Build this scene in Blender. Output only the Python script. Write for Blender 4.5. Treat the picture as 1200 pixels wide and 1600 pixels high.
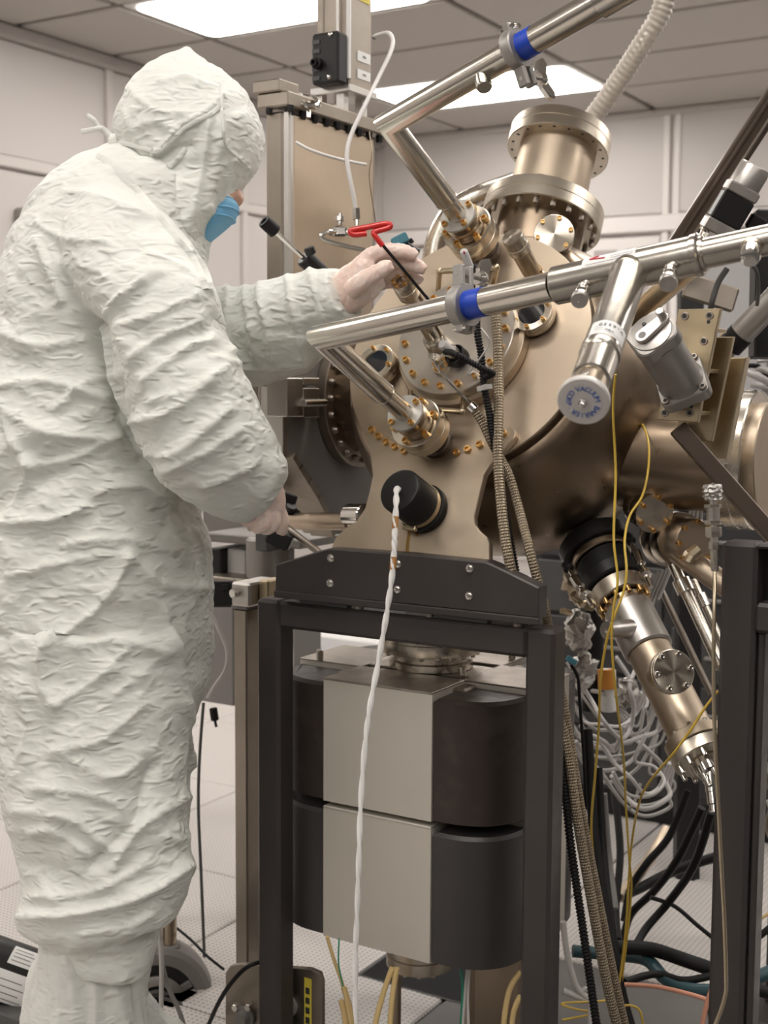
import bpy, bmesh, math, random
from mathutils import Vector, Matrix, noise
from mathutils.bvhtree import BVHTree
random.seed(7)
V = Vector
for _o in list(bpy.data.objects): bpy.data.objects.remove(_o)
SC = bpy.context.scene
COL = SC.collection
# ------------------------------------------------------------------ camera, world, exposure
FPX = 2060.0                                   # focal length in pixels of the 1200x1600 frame
YAW, PITCH, ROLL, EYE = math.radians(31.4), math.atan(195/2060), math.radians(.35), 1.25
F0 = V((-math.sin(YAW), math.cos(YAW), 0)); R0 = V((math.cos(YAW), math.sin(YAW), 0)); UPZ = V((0, 0, 1))
FW = math.cos(PITCH)*F0 - math.sin(PITCH)*UPZ
RT = R0*math.cos(ROLL) + R0.cross(FW)*math.sin(ROLL)
UP = RT.cross(FW)
CAM = V((0, 0, EYE))
cam = bpy.data.cameras.new('camera'); camo = bpy.data.objects.new('camera', cam); COL.objects.link(camo)
cam.sensor_width = 36; cam.lens = 36*FPX/1600; cam.clip_start = .05; cam.clip_end = 60
camo.matrix_world = Matrix(((RT.x, UP.x, -FW.x, CAM.x), (RT.y, UP.y, -FW.y, CAM.y), (RT.z, UP.z, -FW.z, CAM.z), (0, 0, 0, 1)))
cam.dof.use_dof = True; cam.dof.focus_distance = 1.95; cam.dof.aperture_fstop = 6.8
SC.camera = camo
W = bpy.data.worlds.new('world'); SC.world = W; W.use_nodes = True
W.node_tree.nodes['Background'].inputs[0].default_value = (1, .96, .92, 1)
W.node_tree.nodes['Background'].inputs[1].default_value = .25
SC.view_settings.view_transform = 'Standard'; SC.view_settings.look = 'None'
SC.view_settings.exposure = 0.0; SC.view_settings.gamma = 1; SC.view_settings.use_curve_mapping = False
SC.cycles.use_denoising = True; SC.cycles.max_bounces = 8; SC.cycles.diffuse_bounces = 4; SC.cycles.glossy_bounces = 5
SC.cycles.sample_clamp_indirect = 6
LIGHT_STRENGTH = 11.8                          # every ceiling light of the room

# pixel rays of the photograph -> points at real depths / on real planes
def ray(x, y): return FW + RT*((x-600)/FPX) + UP*((800-y)/FPX)
def at(x, y, d): return CAM + ray(x, y)*d
def on(x, y, ax, val):
    r = ray(x, y); i = 'XYZ'.index(ax); return CAM + r*((val-CAM[i])/r[i])
def onp(x, y, q, n):
    r = ray(x, y); return CAM + r*((q-CAM).dot(n)/r.dot(n))
def proj(p):
    d = p-CAM; z = d.dot(FW); return 600+FPX*d.dot(RT)/z, 800-FPX*d.dot(UP)/z, z
def dep(p): return (p-CAM).dot(FW)
def along(b, ax, x, y):                        # point on the line b + t*ax that lies nearest to the ray through x, y
    r = ray(x, y); w = b-CAM; A = ax.dot(ax); B = ax.dot(r); C_ = r.dot(r); D = ax.dot(w); E_ = r.dot(w)
    return b + ax*((B*E_-C_*D)/(A*C_-B*B))

# ------------------------------------------------------------------ materials
MT = {}
def mat(name, col, rough=.5, metal=0., bump=None, var=None, rv=0., aniso=None, spec=.5, emit=None, coat=0., trans=0., sss=0., stretch=None):
    m = bpy.data.materials.new(name); m.use_nodes = True; nt = m.node_tree; N = nt.nodes; L = nt.links
    b = N['Principled BSDF']; b.inputs['Base Color'].default_value = (*col, 1); b.inputs['Roughness'].default_value = rough
    b.inputs['Metallic'].default_value = metal; b.inputs['Specular IOR Level'].default_value = spec
    b.inputs['Coat Weight'].default_value = coat
    if trans: b.inputs['Transmission Weight'].default_value = trans
    if sss:
        b.inputs['Subsurface Weight'].default_value = sss; b.inputs['Subsurface Radius'].default_value = (.01, .005, .004)
        b.inputs['Subsurface Scale'].default_value = .6
    tc = N.new('ShaderNodeTexCoord'); mp = N.new('ShaderNodeMapping'); L.new(tc.outputs['Object'], mp.inputs[0])
    if stretch: mp.inputs['Scale'].default_value = stretch
    def tex(scale, detail=4, rough_=.55):
        t = N.new('ShaderNodeTexNoise'); t.inputs['Scale'].default_value = scale; t.inputs['Detail'].default_value = detail
        t.inputs['Roughness'].default_value = rough_; L.new(mp.outputs[0], t.inputs[0]); return t
    if var:                                    # (scale, second colour, low, high)
        t = tex(var[0]); r = N.new('ShaderNodeValToRGB'); r.color_ramp.elements[0].position = var[2]; r.color_ramp.elements[1].position = var[3]
        r.color_ramp.elements[0].color = (*col, 1); r.color_ramp.elements[1].color = (*var[1], 1)
        L.new(t.outputs['Fac'], r.inputs[0]); L.new(r.outputs[0], b.inputs['Base Color'])
    if rv:
        t = tex(35, 5); mr = N.new('ShaderNodeMapRange'); mr.inputs[1].default_value = .3; mr.inputs[2].default_value = .7
        mr.inputs[3].default_value = max(.04, rough-rv); mr.inputs[4].default_value = rough+rv
        L.new(t.outputs['Fac'], mr.inputs[0]); L.new(mr.outputs[0], b.inputs['Roughness'])
    if bump:                                   # (scale, strength, distance)
        t = tex(bump[0], 6, .6); bp = N.new('ShaderNodeBump'); bp.inputs['Strength'].default_value = bump[1]; bp.inputs['Distance'].default_value = bump[2]
        L.new(t.outputs['Fac'], bp.inputs['Height']); L.new(bp.outputs[0], b.inputs['Normal'])
    if aniso is not None:
        b.inputs['Anisotropic'].default_value = aniso
        tg = N.new('ShaderNodeTangent'); tg.direction_type = 'RADIAL'; tg.axis = 'Z'; L.new(tg.outputs[0], b.inputs['Tangent'])
    if emit:
        b.inputs['Emission Color'].default_value = (*emit[0], 1); b.inputs['Emission Strength'].default_value = emit[1]
    MT[name] = m; return m
mat('steel', (.60, .55, .48), .27, 1, rv=.08)
mat('chamber_steel', (.29, .225, .165), .32, 1, rv=.06, var=(2.5, (.24, .18, .125), .4, .7))
mat('plate_steel', (.53, .435, .335), .43, 1, rv=.06, bump=(160, .05, .001))
mat('pipe_steel', (.60, .56, .50), .23, 1, rv=.025)
mat('turned_steel', (.64, .57, .48), .27, 1, aniso=.85)
mat('bronzed_steel', (.46, .38, .29), .28, 1, aniso=.5)
mat('dull_steel', (.36, .315, .27), .42, 1, rv=.08, var=(3, (.29, .25, .21), .4, .65))
mat('aluminium', (.56, .53, .50), .38, 1, rv=.06)
mat('cast_grey', (.33, .31, .29), .42, .7, bump=(300, .1, .0006))
mat('bracket_gold', (.56, .46, .31), .34, 1, rv=.06)
mat('gold', (.72, .47, .20), .3, 1)
mat('brass_rod', (.58, .49, .35), .3, 1)
mat('flange_grey', (.52, .475, .42), .36, 1, rv=.05)
mat('disc_grey', (.52, .50, .47), .42, .6)
mat('arm_brown', (.13, .10, .08), .35, .7)
mat('cap_face', (.60, .57, .54), .38, .25)
mat('chrome', (.75, .72, .68), .14, 1)
mat('charcoal', (.048, .040, .038), .42, .15, rv=.06, bump=(420, .08, .0004), var=(5, (.058, .048, .045), .4, .7))
mat('magnet_brown', (.045, .033, .029), .42, .3, rv=.1, bump=(260, .14, .0006), var=(14, (.075, .058, .05), .52, .78))
mat('magnet_grey', (.052, .046, .045), .40, .2, rv=.06, bump=(300, .08, .0004))
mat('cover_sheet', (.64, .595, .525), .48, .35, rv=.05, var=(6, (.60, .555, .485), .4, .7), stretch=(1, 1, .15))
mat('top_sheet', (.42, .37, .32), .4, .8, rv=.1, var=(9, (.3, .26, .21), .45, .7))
mat('black_rubber', (.009, .008, .008), .55, spec=.25)
mat('black_plastic', (.013, .012, .012), .4, spec=.35)
mat('dark_grey', (.07, .067, .066), .5)
mat('blue_tape', (.008, .05, .42), .38)
mat('blue_print', (.03, .10, .40), .5)
mat('red_vinyl', (.58, .018, .015), .3, coat=.3)
mat('red_print', (.5, .03, .05), .5)
mat('white_label', (.72, .71, .70), .5)
mat('black_print', (.03, .03, .03), .5)
mat('teal', (.05, .19, .25), .45)
mat('yellow_wire', (.62, .42, .06), .4)
mat('tan_wire', (.66, .48, .22), .42)
mat('white_wire', (.66, .635, .62), .45)
mat('tape_white', (.84, .82, .80), .5)
mat('grey_wire', (.52, .50, .48), .4)
mat('green_wire', (.03, .27, .17), .4)
mat('orange_wire', (.65, .30, .20), .4)
mat('sea_hose', (.03, .075, .09), .4)
mat('stain', (.42, .19, .05), .5)
mat('oil', (.28, .15, .03), .2)
mat('yellow_label', (.62, .5, .06), .5)
mat('orange_label', (.55, .22, .03), .5)
mat('foil', (.55, .53, .50), .22, 1, bump=(120, .9, .004))
mat('wall_white', (.56, .525, .505), .45, bump=(40, .03, .001))
mat('wall_trim', (.59, .55, .525), .4)
mat('window_frame', (.72, .68, .66), .4)
mat('window_glass', (.42, .38, .37), .12)
mat('cove_grey', (.36, .33, .31), .5)
mat('ceiling_grey', (.47, .44, .41), .6)
mat('ceiling_gap', (.22, .20, .185), .6)
mat('light_lens', (.9, .9, .88), .4, emit=((1, .955, .90), LIGHT_STRENGTH))
mat('light_rim', (.62, .60, .57), .5)
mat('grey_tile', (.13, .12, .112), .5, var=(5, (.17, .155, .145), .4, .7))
mat('cabinet_grey', (.42, .41, .41), .45)
mat('cabinet_dark', (.045, .044, .046), .45)
mat('mid_grey', (.20, .185, .17), .45, .2)
mat('lab_dark', (.27, .255, .245), .5)
mat('pale_blue', (.42, .55, .62), .5)
mat('clear_hose', (.60, .545, .48), .3, .2)
mat('lead_grey', (.21, .195, .185), .5)
mat('tyvek', (.695, .70, .655), .6, spec=.3, sss=.05)
mat('tyvek_flat', (.68, .68, .64), .6, spec=.3)
def crinkle(m, scale, st, dist):                 # fine sheet creases: ridged noise stretched across the cloth
    nt = m.node_tree; N = nt.nodes; L = nt.links; tc = N.new('ShaderNodeTexCoord'); mp = N.new('ShaderNodeMapping'); mp.inputs['Scale'].default_value = (1, 1, 2.2); mp.inputs['Rotation'].default_value = (.3, .25, 0)
    L.new(tc.outputs['Object'], mp.inputs[0]); t = N.new('ShaderNodeTexNoise'); t.noise_type = 'RIDGED_MULTIFRACTAL'; t.inputs['Scale'].default_value = scale; t.inputs['Detail'].default_value = 3; t.inputs['Distortion'].default_value = .4
    L.new(mp.outputs[0], t.inputs[0]); bp = N.new('ShaderNodeBump'); bp.inputs['Strength'].default_value = st; bp.inputs['Distance'].default_value = dist
    L.new(t.outputs['Fac'], bp.inputs['Height']); L.new(bp.outputs[0], N['Principled BSDF'].inputs['Normal'])
crinkle(MT['tyvek'], 38, 1.0, .005); crinkle(MT['tyvek_flat'], 44, .8, .003)
mat('glove', (.79, .60, .525), .3, bump=(110, .35, .002), sss=.2, var=(28, (.84, .72, .66), .42, .68))
mat('skin', (.62, .36, .27), .45, sss=.15)
mat('brow', (.05, .035, .03), .6)
mat('mask_blue', (.17, .43, .66), .6, bump=(200, .2, .001))
mat('mask_white', (.72, .74, .76), .6)
mat('eye_white', (.75, .73, .70), .2)
mat('black_glass', (.02, .02, .022), .06)

def weave(name, col, col2, k, m_, rough, metal):
    m = mat(name, col, rough, metal); nt = m.node_tree; N = nt.nodes; L = nt.links; b = N['Principled BSDF']
    uv = N.new('ShaderNodeUVMap'); sp = N.new('ShaderNodeSeparateXYZ'); L.new(uv.outputs[0], sp.inputs[0])
    def mth(op, a, c=None):
        q = N.new('ShaderNodeMath'); q.operation = op
        for i, z in enumerate((a, c)):
            if z is None: continue
            if isinstance(z, (int, float)): q.inputs[i].default_value = z
            else: L.new(z, q.inputs[i])
        return q.outputs[0]
    u = mth('MULTIPLY', sp.outputs[0], k*2*math.pi); v = mth('MULTIPLY', sp.outputs[1], m_)
    h = mth('MULTIPLY', mth('SINE', mth('ADD', u, v)), mth('SINE', mth('SUBTRACT', u, v)))
    h = mth('ADD', mth('MULTIPLY', h, .5), .5)
    mx = N.new('ShaderNodeMix'); mx.data_type = 'RGBA'; L.new(h, mx.inputs[0]); mx.inputs[6].default_value = (*col2, 1); mx.inputs[7].default_value = (*col, 1)
    L.new(mx.outputs[2], b.inputs['Base Color'])
    bp = N.new('ShaderNodeBump'); bp.inputs['Strength'].default_value = .9; bp.inputs['Distance'].default_value = .002; L.new(h, bp.inputs['Height']); L.new(bp.outputs[0], b.inputs['Normal'])
weave('braid', (.60, .50, .37), (.16, .12, .08), 9, 640, .36, .85)
weave('braid_dark', (.42, .34, .24), (.12, .09, .06), 4, 620, .4, .85)

def tile_mat():                                # white raised-floor tile, punched with rows of small holes
    m = mat('floor_white', (.66, .625, .60), .42); nt = m.node_tree; N = nt.nodes; L = nt.links; b = N['Principled BSDF']
    tc = N.new('ShaderNodeTexCoord'); sp = N.new('ShaderNodeSeparateXYZ'); L.new(tc.outputs['Object'], sp.inputs[0])
    def mth(op, a, c=None):
        q = N.new('ShaderNodeMath'); q.operation = op
        for i, z in enumerate((a, c)):
            if z is None: continue
            if isinstance(z, (int, float)): q.inputs[i].default_value = z
            else: L.new(z, q.inputs[i])
        return q.outputs[0]
    def cell(o, k): return mth('SUBTRACT', mth('FRACT', mth('MULTIPLY', o, k)), .5)
    x = cell(sp.outputs[0], 84); y = cell(sp.outputs[1], 84)
    d = mth('SQRT', mth('ADD', mth('MULTIPLY', x, x), mth('MULTIPLY', y, y)))
    hole = mth('LESS_THAN', d, .27)
    mx = N.new('ShaderNodeMix'); mx.data_type = 'RGBA'; L.new(hole, mx.inputs[0]); mx.inputs[6].default_value = (.58, .545, .52, 1); mx.inputs[7].default_value = (.36, .335, .315, 1)
    L.new(mx.outputs[2], b.inputs['Base Color'])
tile_mat()

# ------------------------------------------------------------------ mesh helpers
def basis(z, x=None):
    z = z.normalized()
    x = V(x) if x is not None else (V((1, 0, 0)) if abs(z.x) < .9 else V((0, 1, 0)))
    x = (x-z*x.dot(z)).normalized(); y = z.cross(x)
    return x, y, z
def frame(o, z, x=None):
    x, y, z = basis(V(z), x)
    return Matrix(((x.x, y.x, z.x, o.x), (x.y, y.y, z.y, o.y), (x.z, y.z, z.z, o.z), (0, 0, 0, 1)))
def frame_xyz(o, x, y, z):
    return Matrix(((x.x, y.x, z.x, o.x), (x.y, y.y, z.y, o.y), (x.z, y.z, z.z, o.z), (0, 0, 0, 1)))
def T(x, y, z): return Matrix.Translation((x, y, z))
class MB:
    def __init__(s): s.v = []; s.f = []; s.uv = {}
    def add(s, vs, fs):
        b = len(s.v); s.v += [V(p) for p in vs]; s.f += [tuple(i+b for i in f) for f in fs]; return b
    def box(s, M, sx, sy, sz, c=0.):           # M: matrix of the centre; c: chamfer
        hx, hy, hz = sx/2, sy/2, sz/2; c = min(c, hx*.9, hy*.9, hz*.9)
        if c <= 0:
            vs = [M@V((i*hx, j*hy, k*hz)) for i in (-1, 1) for j in (-1, 1) for k in (-1, 1)]
            s.add(vs, [(0, 1, 3, 2), (4, 6, 7, 5), (0, 4, 5, 1), (2, 3, 7, 6), (0, 2, 6, 4), (1, 5, 7, 3)]); return s
        vs = []; ix = {}
        for i in (-1, 1):
            for j in (-1, 1):
                for k in (-1, 1):
                    for a, p in enumerate(((hx, hy-c, hz-c), (hx-c, hy, hz-c), (hx-c, hy-c, hz))):
                        ix[i, j, k, a] = len(vs); vs.append(M@V((i*p[0], j*p[1], k*p[2])))
        fs = []
        for q in (-1, 1):
            fs.append([ix[q, j, k, 0] for j, k in ((-1, -1), (1, -1), (1, 1), (-1, 1))][::q])
            fs.append([ix[j, q, k, 1] for j, k in ((-1, -1), (-1, 1), (1, 1), (1, -1))][::q])
            fs.append([ix[j, k, q, 2] for j, k in ((-1, -1), (1, -1), (1, 1), (-1, 1))][::q])
        for p in (-1, 1):
            for q in (-1, 1):
                fs.append([ix[-1, p, q, 1], ix[1, p, q, 1], ix[1, p, q, 2], ix[-1, p, q, 2]])
                fs.append([ix[p, -1, q, 0], ix[p, 1, q, 0], ix[p, 1, q, 2], ix[p, -1, q, 2]])
                fs.append([ix[p, q, -1, 0], ix[p, q, 1, 0], ix[p, q, 1, 1], ix[p, q, -1, 1]])
                for r in (-1, 1): fs.append([ix[p, q, r, 0], ix[p, q, r, 1], ix[p, q, r, 2]])
        s.add(vs, fs); s.fix = True; return s
    def bb(s, lo, hi, c=0.):
        lo, hi = V(lo), V(hi); m = (lo+hi)/2; d = hi-lo; return s.box(T(*m), abs(d.x), abs(d.y), abs(d.z), c)
    def lathe(s, M, prof, n=40):               # prof: (radius, height) pairs; radius 0 closes
        rows = []
        for r, z in prof:
            if r <= 1e-7: rows.append([s.add([M@V((0, 0, z))], [])])
            else:
                b = s.add([M@V((r*math.cos(2*math.pi*k/n), r*math.sin(2*math.pi*k/n), z)) for k in range(n)], []); rows.append(list(range(b, b+n)))
        for A, B in zip(rows, rows[1:]):
            for k in range(n):
                q = (k+1) % n
                if len(A) == 1 and len(B) == 1: continue
                if len(A) == 1: s.f.append((A[0], B[q], B[k]))
                elif len(B) == 1: s.f.append((A[k], A[q], B[0]))
                else: s.f.append((A[k], A[q], B[q], B[k]))
        return s
    def cyl(s, p, q, r, r2=None, n=20, ch=0.):
        p, q = V(p), V(q); h = (q-p).length; r2 = r if r2 is None else r2
        pr = [(0, 0), (r-ch, 0), (r, ch), (r2, h-ch), (r2-ch, h), (0, h)] if ch else [(0, 0), (r, 0), (r2, h), (0, h)]
        return s.lathe(frame(p, q-p), pr, n)
    def tube(s, pts, r, n=10, cap=True, flat=None):
        pts = [V(p) for p in pts]; L = len(pts); R = r if callable(r) else (lambda i: r)
        t0 = (pts[1]-pts[0]).normalized(); x, y, _ = basis(t0); rows = []; run = 0.; lens = []
        for i, p in enumerate(pts):
            t = (pts[min(i+1, L-1)]-pts[max(i-1, 0)]).normalized()
            x = (x-t*x.dot(t)).normalized(); y = t.cross(x)
            if i: run += (p-pts[i-1]).length
            lens.append(run); q = R(i); ry = q*(flat or 1)
            b = s.add([p+x*(q*math.cos(2*math.pi*k/n))+y*(ry*math.sin(2*math.pi*k/n)) for k in range(n)], []); rows.append(b)
        for i in range(L-1):
            for k in range(n):
                q = (k+1) % n; s.uv[len(s.f)] = [(k/n, lens[i]), ((k+1)/n, lens[i]), ((k+1)/n, lens[i+1]), (k/n, lens[i+1])]
                s.f.append((rows[i]+k, rows[i]+q, rows[i+1]+q, rows[i+1]+k))
        if cap:
            s.f.append(tuple(rows[0]+k for k in range(n))[::-1]); s.f.append(tuple(rows[-1]+k for k in range(n)))
        return s
    def prism(s, M, outline, z0, z1, c=0.):    # 2-D outline in M's xy plane, from z0 to z1; c chamfers the z1 rim
        n = len(outline); P = [V((x, y)) for x, y in outline]
        area = sum(P[i].x*P[(i+1) % n].y-P[(i+1) % n].x*P[i].y for i in range(n))
        if area < 0: P = P[::-1]
        ins = []
        for i in range(n):
            e1 = (P[i]-P[i-1]).normalized(); e2 = (P[(i+1) % n]-P[i]).normalized()
            nn = V((-(e1.y+e2.y), e1.x+e2.x)); l = nn.length; nn = nn/l if l > 1e-6 else V((0, 0))
            ins.append(P[i]+nn*(c/max(.4, nn.dot(V((-e1.y, e1.x)))) if c else 0))
        rows = [[M@V((p.x, p.y, z0)) for p in P]]
        if c: rows += [[M@V((p.x, p.y, z1-c)) for p in P], [M@V((p.x, p.y, z1)) for p in ins]]
        else: rows += [[M@V((p.x, p.y, z1)) for p in P]]
        bs = [s.add(r, []) for r in rows]
        for A, B in zip(bs, bs[1:]):
            for k in range(n): s.f.append((A+k, A+(k+1) % n, B+(k+1) % n, B+k))
        s.f.append(tuple(bs[0]+k for k in range(n))[::-1]); s.f.append(tuple(bs[-1]+k for k in range(n)))
        return s
    def ring(s, M, R, r, n=36, m=10, a0=0, a1=2*math.pi):
        full = abs(a1-a0-2*math.pi) < 1e-6
        pts = [M@V((R*math.cos(a0+(a1-a0)*k/n), R*math.sin(a0+(a1-a0)*k/n), 0)) for k in range(n+1)]
        return s.tube(pts, r, m, cap=not full)
    def sphere(s, M, rx, ry, rz, n=20, m=12):
        return s.lathe(M@Matrix.Diagonal((rx, ry, rz, 1)), [(math.sin(math.pi*k/m) if 0 < k < m else 0, -math.cos(math.pi*k/m)) for k in range(m+1)], n)
    def mesh(s, name='m', sharp=35, off=V((0, 0, 0))):
        me = bpy.data.meshes.new(name); me.from_pydata([p-off for p in s.v], [], s.f)
        if s.uv:
            uvl = me.uv_layers.new(name='UVMap')
            for fi, u in s.uv.items():
                ls = me.polygons[fi].loop_start
                for k in range(4): uvl.data[ls+k].uv = u[k]
        if getattr(s, 'fix', False) and not s.uv:
            bm = bmesh.new(); bm.from_mesh(me); bmesh.ops.recalc_face_normals(bm, faces=bm.faces); bm.to_mesh(me); bm.free()
        me.validate(); me.shade_smooth()
        if sharp: me.set_sharp_from_angle(angle=math.radians(sharp))
        return me
WM = {}
def put(name, me, m=None, parent=None, M=None):     # link one mesh; M is its world matrix
    o = bpy.data.objects.new(name, me); COL.objects.link(o); M = M or Matrix.Identity(4)
    if m and not me.materials: me.materials.append(MT[m])
    WM[o.name] = M
    if parent is not None:
        o.parent = parent; o.matrix_basis = WM[parent.name].inverted()@M
    else: o.matrix_basis = M
    return o
def part(name, mb, m, parent, M=None, sharp=35, label=None):
    o = put(name, mb.mesh(name, sharp) if isinstance(mb, MB) else mb, m, parent, M)
    if label: o['label'] = label
    return o
def tag(o, label, cat, group=None):
    o['label'] = label; o['category'] = cat; o['kind'] = 'thing'
    if group: o['group'] = group
    return o
def thing(name, label, cat, loc, group=None):
    o = bpy.data.objects.new(name, None); COL.objects.link(o); o.empty_display_size = .05
    WM[o.name] = T(*loc); o.matrix_basis = WM[o.name]; return tag(o, label, cat, group)
def solo(name, mb, m, label, cat, group=None, sharp=35):   # a thing that is one mesh
    lo = V([min(p[i] for p in mb.v) for i in range(3)]); hi = V([max(p[i] for p in mb.v) for i in range(3)])
    c = V(((lo.x+hi.x)/2, (lo.y+hi.y)/2, lo.z))
    return tag(put(name, mb.mesh(name, sharp, c), m, None, T(*c)), label, cat, group)
def struct(name, mb, m, parent=None):
    o = put(name, mb.mesh(name), m, parent)
    if parent is None: o['kind'] = 'structure'
    return o
UNIT = {}
def unit(kind, m):                                  # shared small meshes, one per kind and material
    k = (kind, m)
    if k not in UNIT:
        b = MB(); I = Matrix.Identity(4)
        if kind == 'socket': b.lathe(I, [(0, 0), (1, 0), (1, .85), (.88, 1), (.58, 1), (.5, .45), (0, .45)], 12)
        elif kind == 'hex': b.lathe(I, [(0, 0), (1, 0), (1, .8), (.85, 1), (0, 1)], 6)
        elif kind == 'dome': b.lathe(I, [(0, 0), (1, 0), (.9, .5), (.6, .85), (0, 1)], 12)
        elif kind == 'rod': b.lathe(I, [(0, 0), (1, 0), (1, 1), (0, 1)], 10)
        elif kind == 'hole': b.lathe(I, [(0, 0), (1, 0), (.9, .1), (0, .1)], 10)
        elif kind == 'screw': b.lathe(I, [(0, 0), (1.35, 0), (1.35, .3), (1, .32), (1, .9), (.85, 1), (.5, 1), (.42, .6), (0, .6)], 12)
        UNIT[k] = b.mesh(kind); UNIT[k].materials.append(MT[m])
    return UNIT[k]
def bolt(parent, p, ax, r, h, kind='socket', m='gold', name='bolt'):
    M = frame(V(p), ax)@Matrix.Diagonal((r, r, h, 1)); return put(name, unit(kind, m), None, parent, M)
def bolts(parent, M, R, z, n, r, h, kind='socket', m='gold', a0=0., name='bolt'):
    ax = (M.to_3x3()@V((0, 0, 1)))
    for k in range(n):
        a = a0+2*math.pi*k/n; bolt(parent, M@V((R*math.cos(a), R*math.sin(a), z)), ax, r, h, kind, m, name)
def lath(name, M, prof, m, parent, n=40, label=None):
    return part(name, MB().lathe(Matrix.Identity(4), prof, n), m, parent, M, label=label)
def disc(r, z0, z1, c=.0015, ri=0.):                # profile of a flat ring or disc with broken edges
    p = [(r-c, z0), (r, z0+c), (r, z1-c), (r-c, z1)]
    return ([(0, z0)]+p+[(0, z1)]) if ri == 0 else ([(ri, z0)]+p+[(ri, z1), (ri, z0)])
def spline(pts, sub=8):
    P = [V(p) for p in pts]; out = []
    for i in range(len(P)-1):
        a = P[max(i-1, 0)]; b = P[i]; c = P[i+1]; d = P[min(i+2, len(P)-1)]
        for k in range(sub):
            t = k/sub; out.append(.5*((2*b)+(c-a)*t+(2*a-5*b+4*c-d)*t*t+(3*b-a-3*c+d)*t**3))
    out.append(P[-1]); return out
def pxpath(pts, sub=8): return spline([at(*p) for p in pts], sub)
def wire(name, label, pts, r, m, group=None, cat='cable', n=8, sub=8, rf=None):
    P = pxpath(pts, sub) if len(pts[0]) == 3 and not isinstance(pts[0], Vector) else spline(pts, sub)
    return solo(name, MB().tube(P, rf or r, n), m, label, cat, group, sharp=60)
def ribbed(pts, r, pitch, depth=.25):               # a corrugated hose: dense rings along a path
    P = spline(pts, 10); L = [0.]
    for a, b in zip(P, P[1:]): L.append(L[-1]+(b-a).length)
    n = int(L[-1]/pitch*4); out = []; j = 0
    for k in range(n+1):
        s = L[-1]*k/n
        while j < len(L)-2 and L[j+1] < s: j += 1
        out.append(P[j].lerp(P[j+1], (s-L[j])/max(1e-9, L[j+1]-L[j])))
    return out, (lambda i: r*(1 if i % 4 < 2 else 1-depth))
def text_mesh(txt, size, extrude=.0002):
    cu = bpy.data.curves.new('t', 'FONT'); cu.body = txt; cu.size = size; cu.align_x = 'CENTER'; cu.align_y = 'CENTER'; cu.extrude = extrude; cu.resolution_u = 3
    o = bpy.data.objects.new('t', cu); COL.objects.link(o); dg = bpy.context.evaluated_depsgraph_get(); dg.update()
    me = bpy.data.meshes.new_from_object(o.evaluated_get(dg)); bpy.data.objects.remove(o); bpy.data.curves.remove(cu); return me
def join_meshes(items):                             # [(mesh, matrix)] -> MB
    b = MB()
    for me, M in items: b.add([M@v.co for v in me.vertices], [tuple(p.vertices) for p in me.polygons])
    return b
# ------------------------------------------------------------------ the room
XW, YW, ZC, MOD = -4.93, 7.95, 2.96, .665
slab = struct('ceiling', MB().bb((XW-.1, -4, ZC+.03), (4, YW+.1, ZC+.1)), 'ceiling_gap')
XL = [XW+.01, -4.25, -2.92, -1.59, -.26, 1.07, 2.4, 4.0]
YL = [YW-MOD*k for k in range(18)]
pan = {}
def is_light(i, k): return i in (1, 3, 5) and k % 3 == 1
lights = []
for i in range(7):
    for k in range(17):
        x0, x1, y1, y0 = XL[i], XL[i+1], YL[k], YL[k+1]
        if is_light(i, k): lights.append((x0, x1, y0, y1)); continue
        w = round(x1-x0, 3)
        if w not in pan:
            b = MB().bb((-w/2+.019, -MOD/2+.019, 0), (w/2-.019, MOD/2-.019, .03), .006); pan[w] = b.mesh('ceiling_panel'); pan[w].materials.append(MT['ceiling_grey'])
        put('ceiling_panel', pan[w], None, slab, T((x0+x1)/2, (y0+y1)/2, ZC))
LW = {(1, 1): 'wide ceiling light panel in the far row, behind the big flanged tower', (1, 4): 'wide ceiling light panel above the hooded person, cut by the top edge'}
def rrect(w, h, r, n=5):
    out = []
    for cx, cy, a in ((w/2-r, h/2-r, 0), (-w/2+r, h/2-r, 90), (-w/2+r, -h/2+r, 180), (w/2-r, -h/2+r, 270)):
        for k in range(n+1):
            t = math.radians(a+90*k/n); out.append((cx+r*math.cos(t), cy+r*math.sin(t)))
    return out
for (x0, x1, y0, y1) in lights:
    i = XL.index(x0); k = YL.index(y1)
    lab = LW.get((i, k), 'recessed white ceiling light panel outside the picture, overhead')
    c = V(((x0+x1)/2, (y0+y1)/2, ZC)); w, h = x1-x0, y1-y0
    t = thing('ceiling_light', lab, 'light', c, 'recessed ceiling lights')
    part('frame', MB().prism(T(c.x, c.y, c.z+.029)@Matrix.Rotation(math.pi, 4, 'X'), rrect(w-.012, h-.012, .03), 0, .026, .004), 'light_rim', t)
    part('diffuser', MB().prism(T(c.x, c.y, c.z+.005)@Matrix.Rotation(math.pi, 4, 'X'), rrect(w-.09, h-.075, .06), 0, .009, .003), 'light_lens', t)
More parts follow.
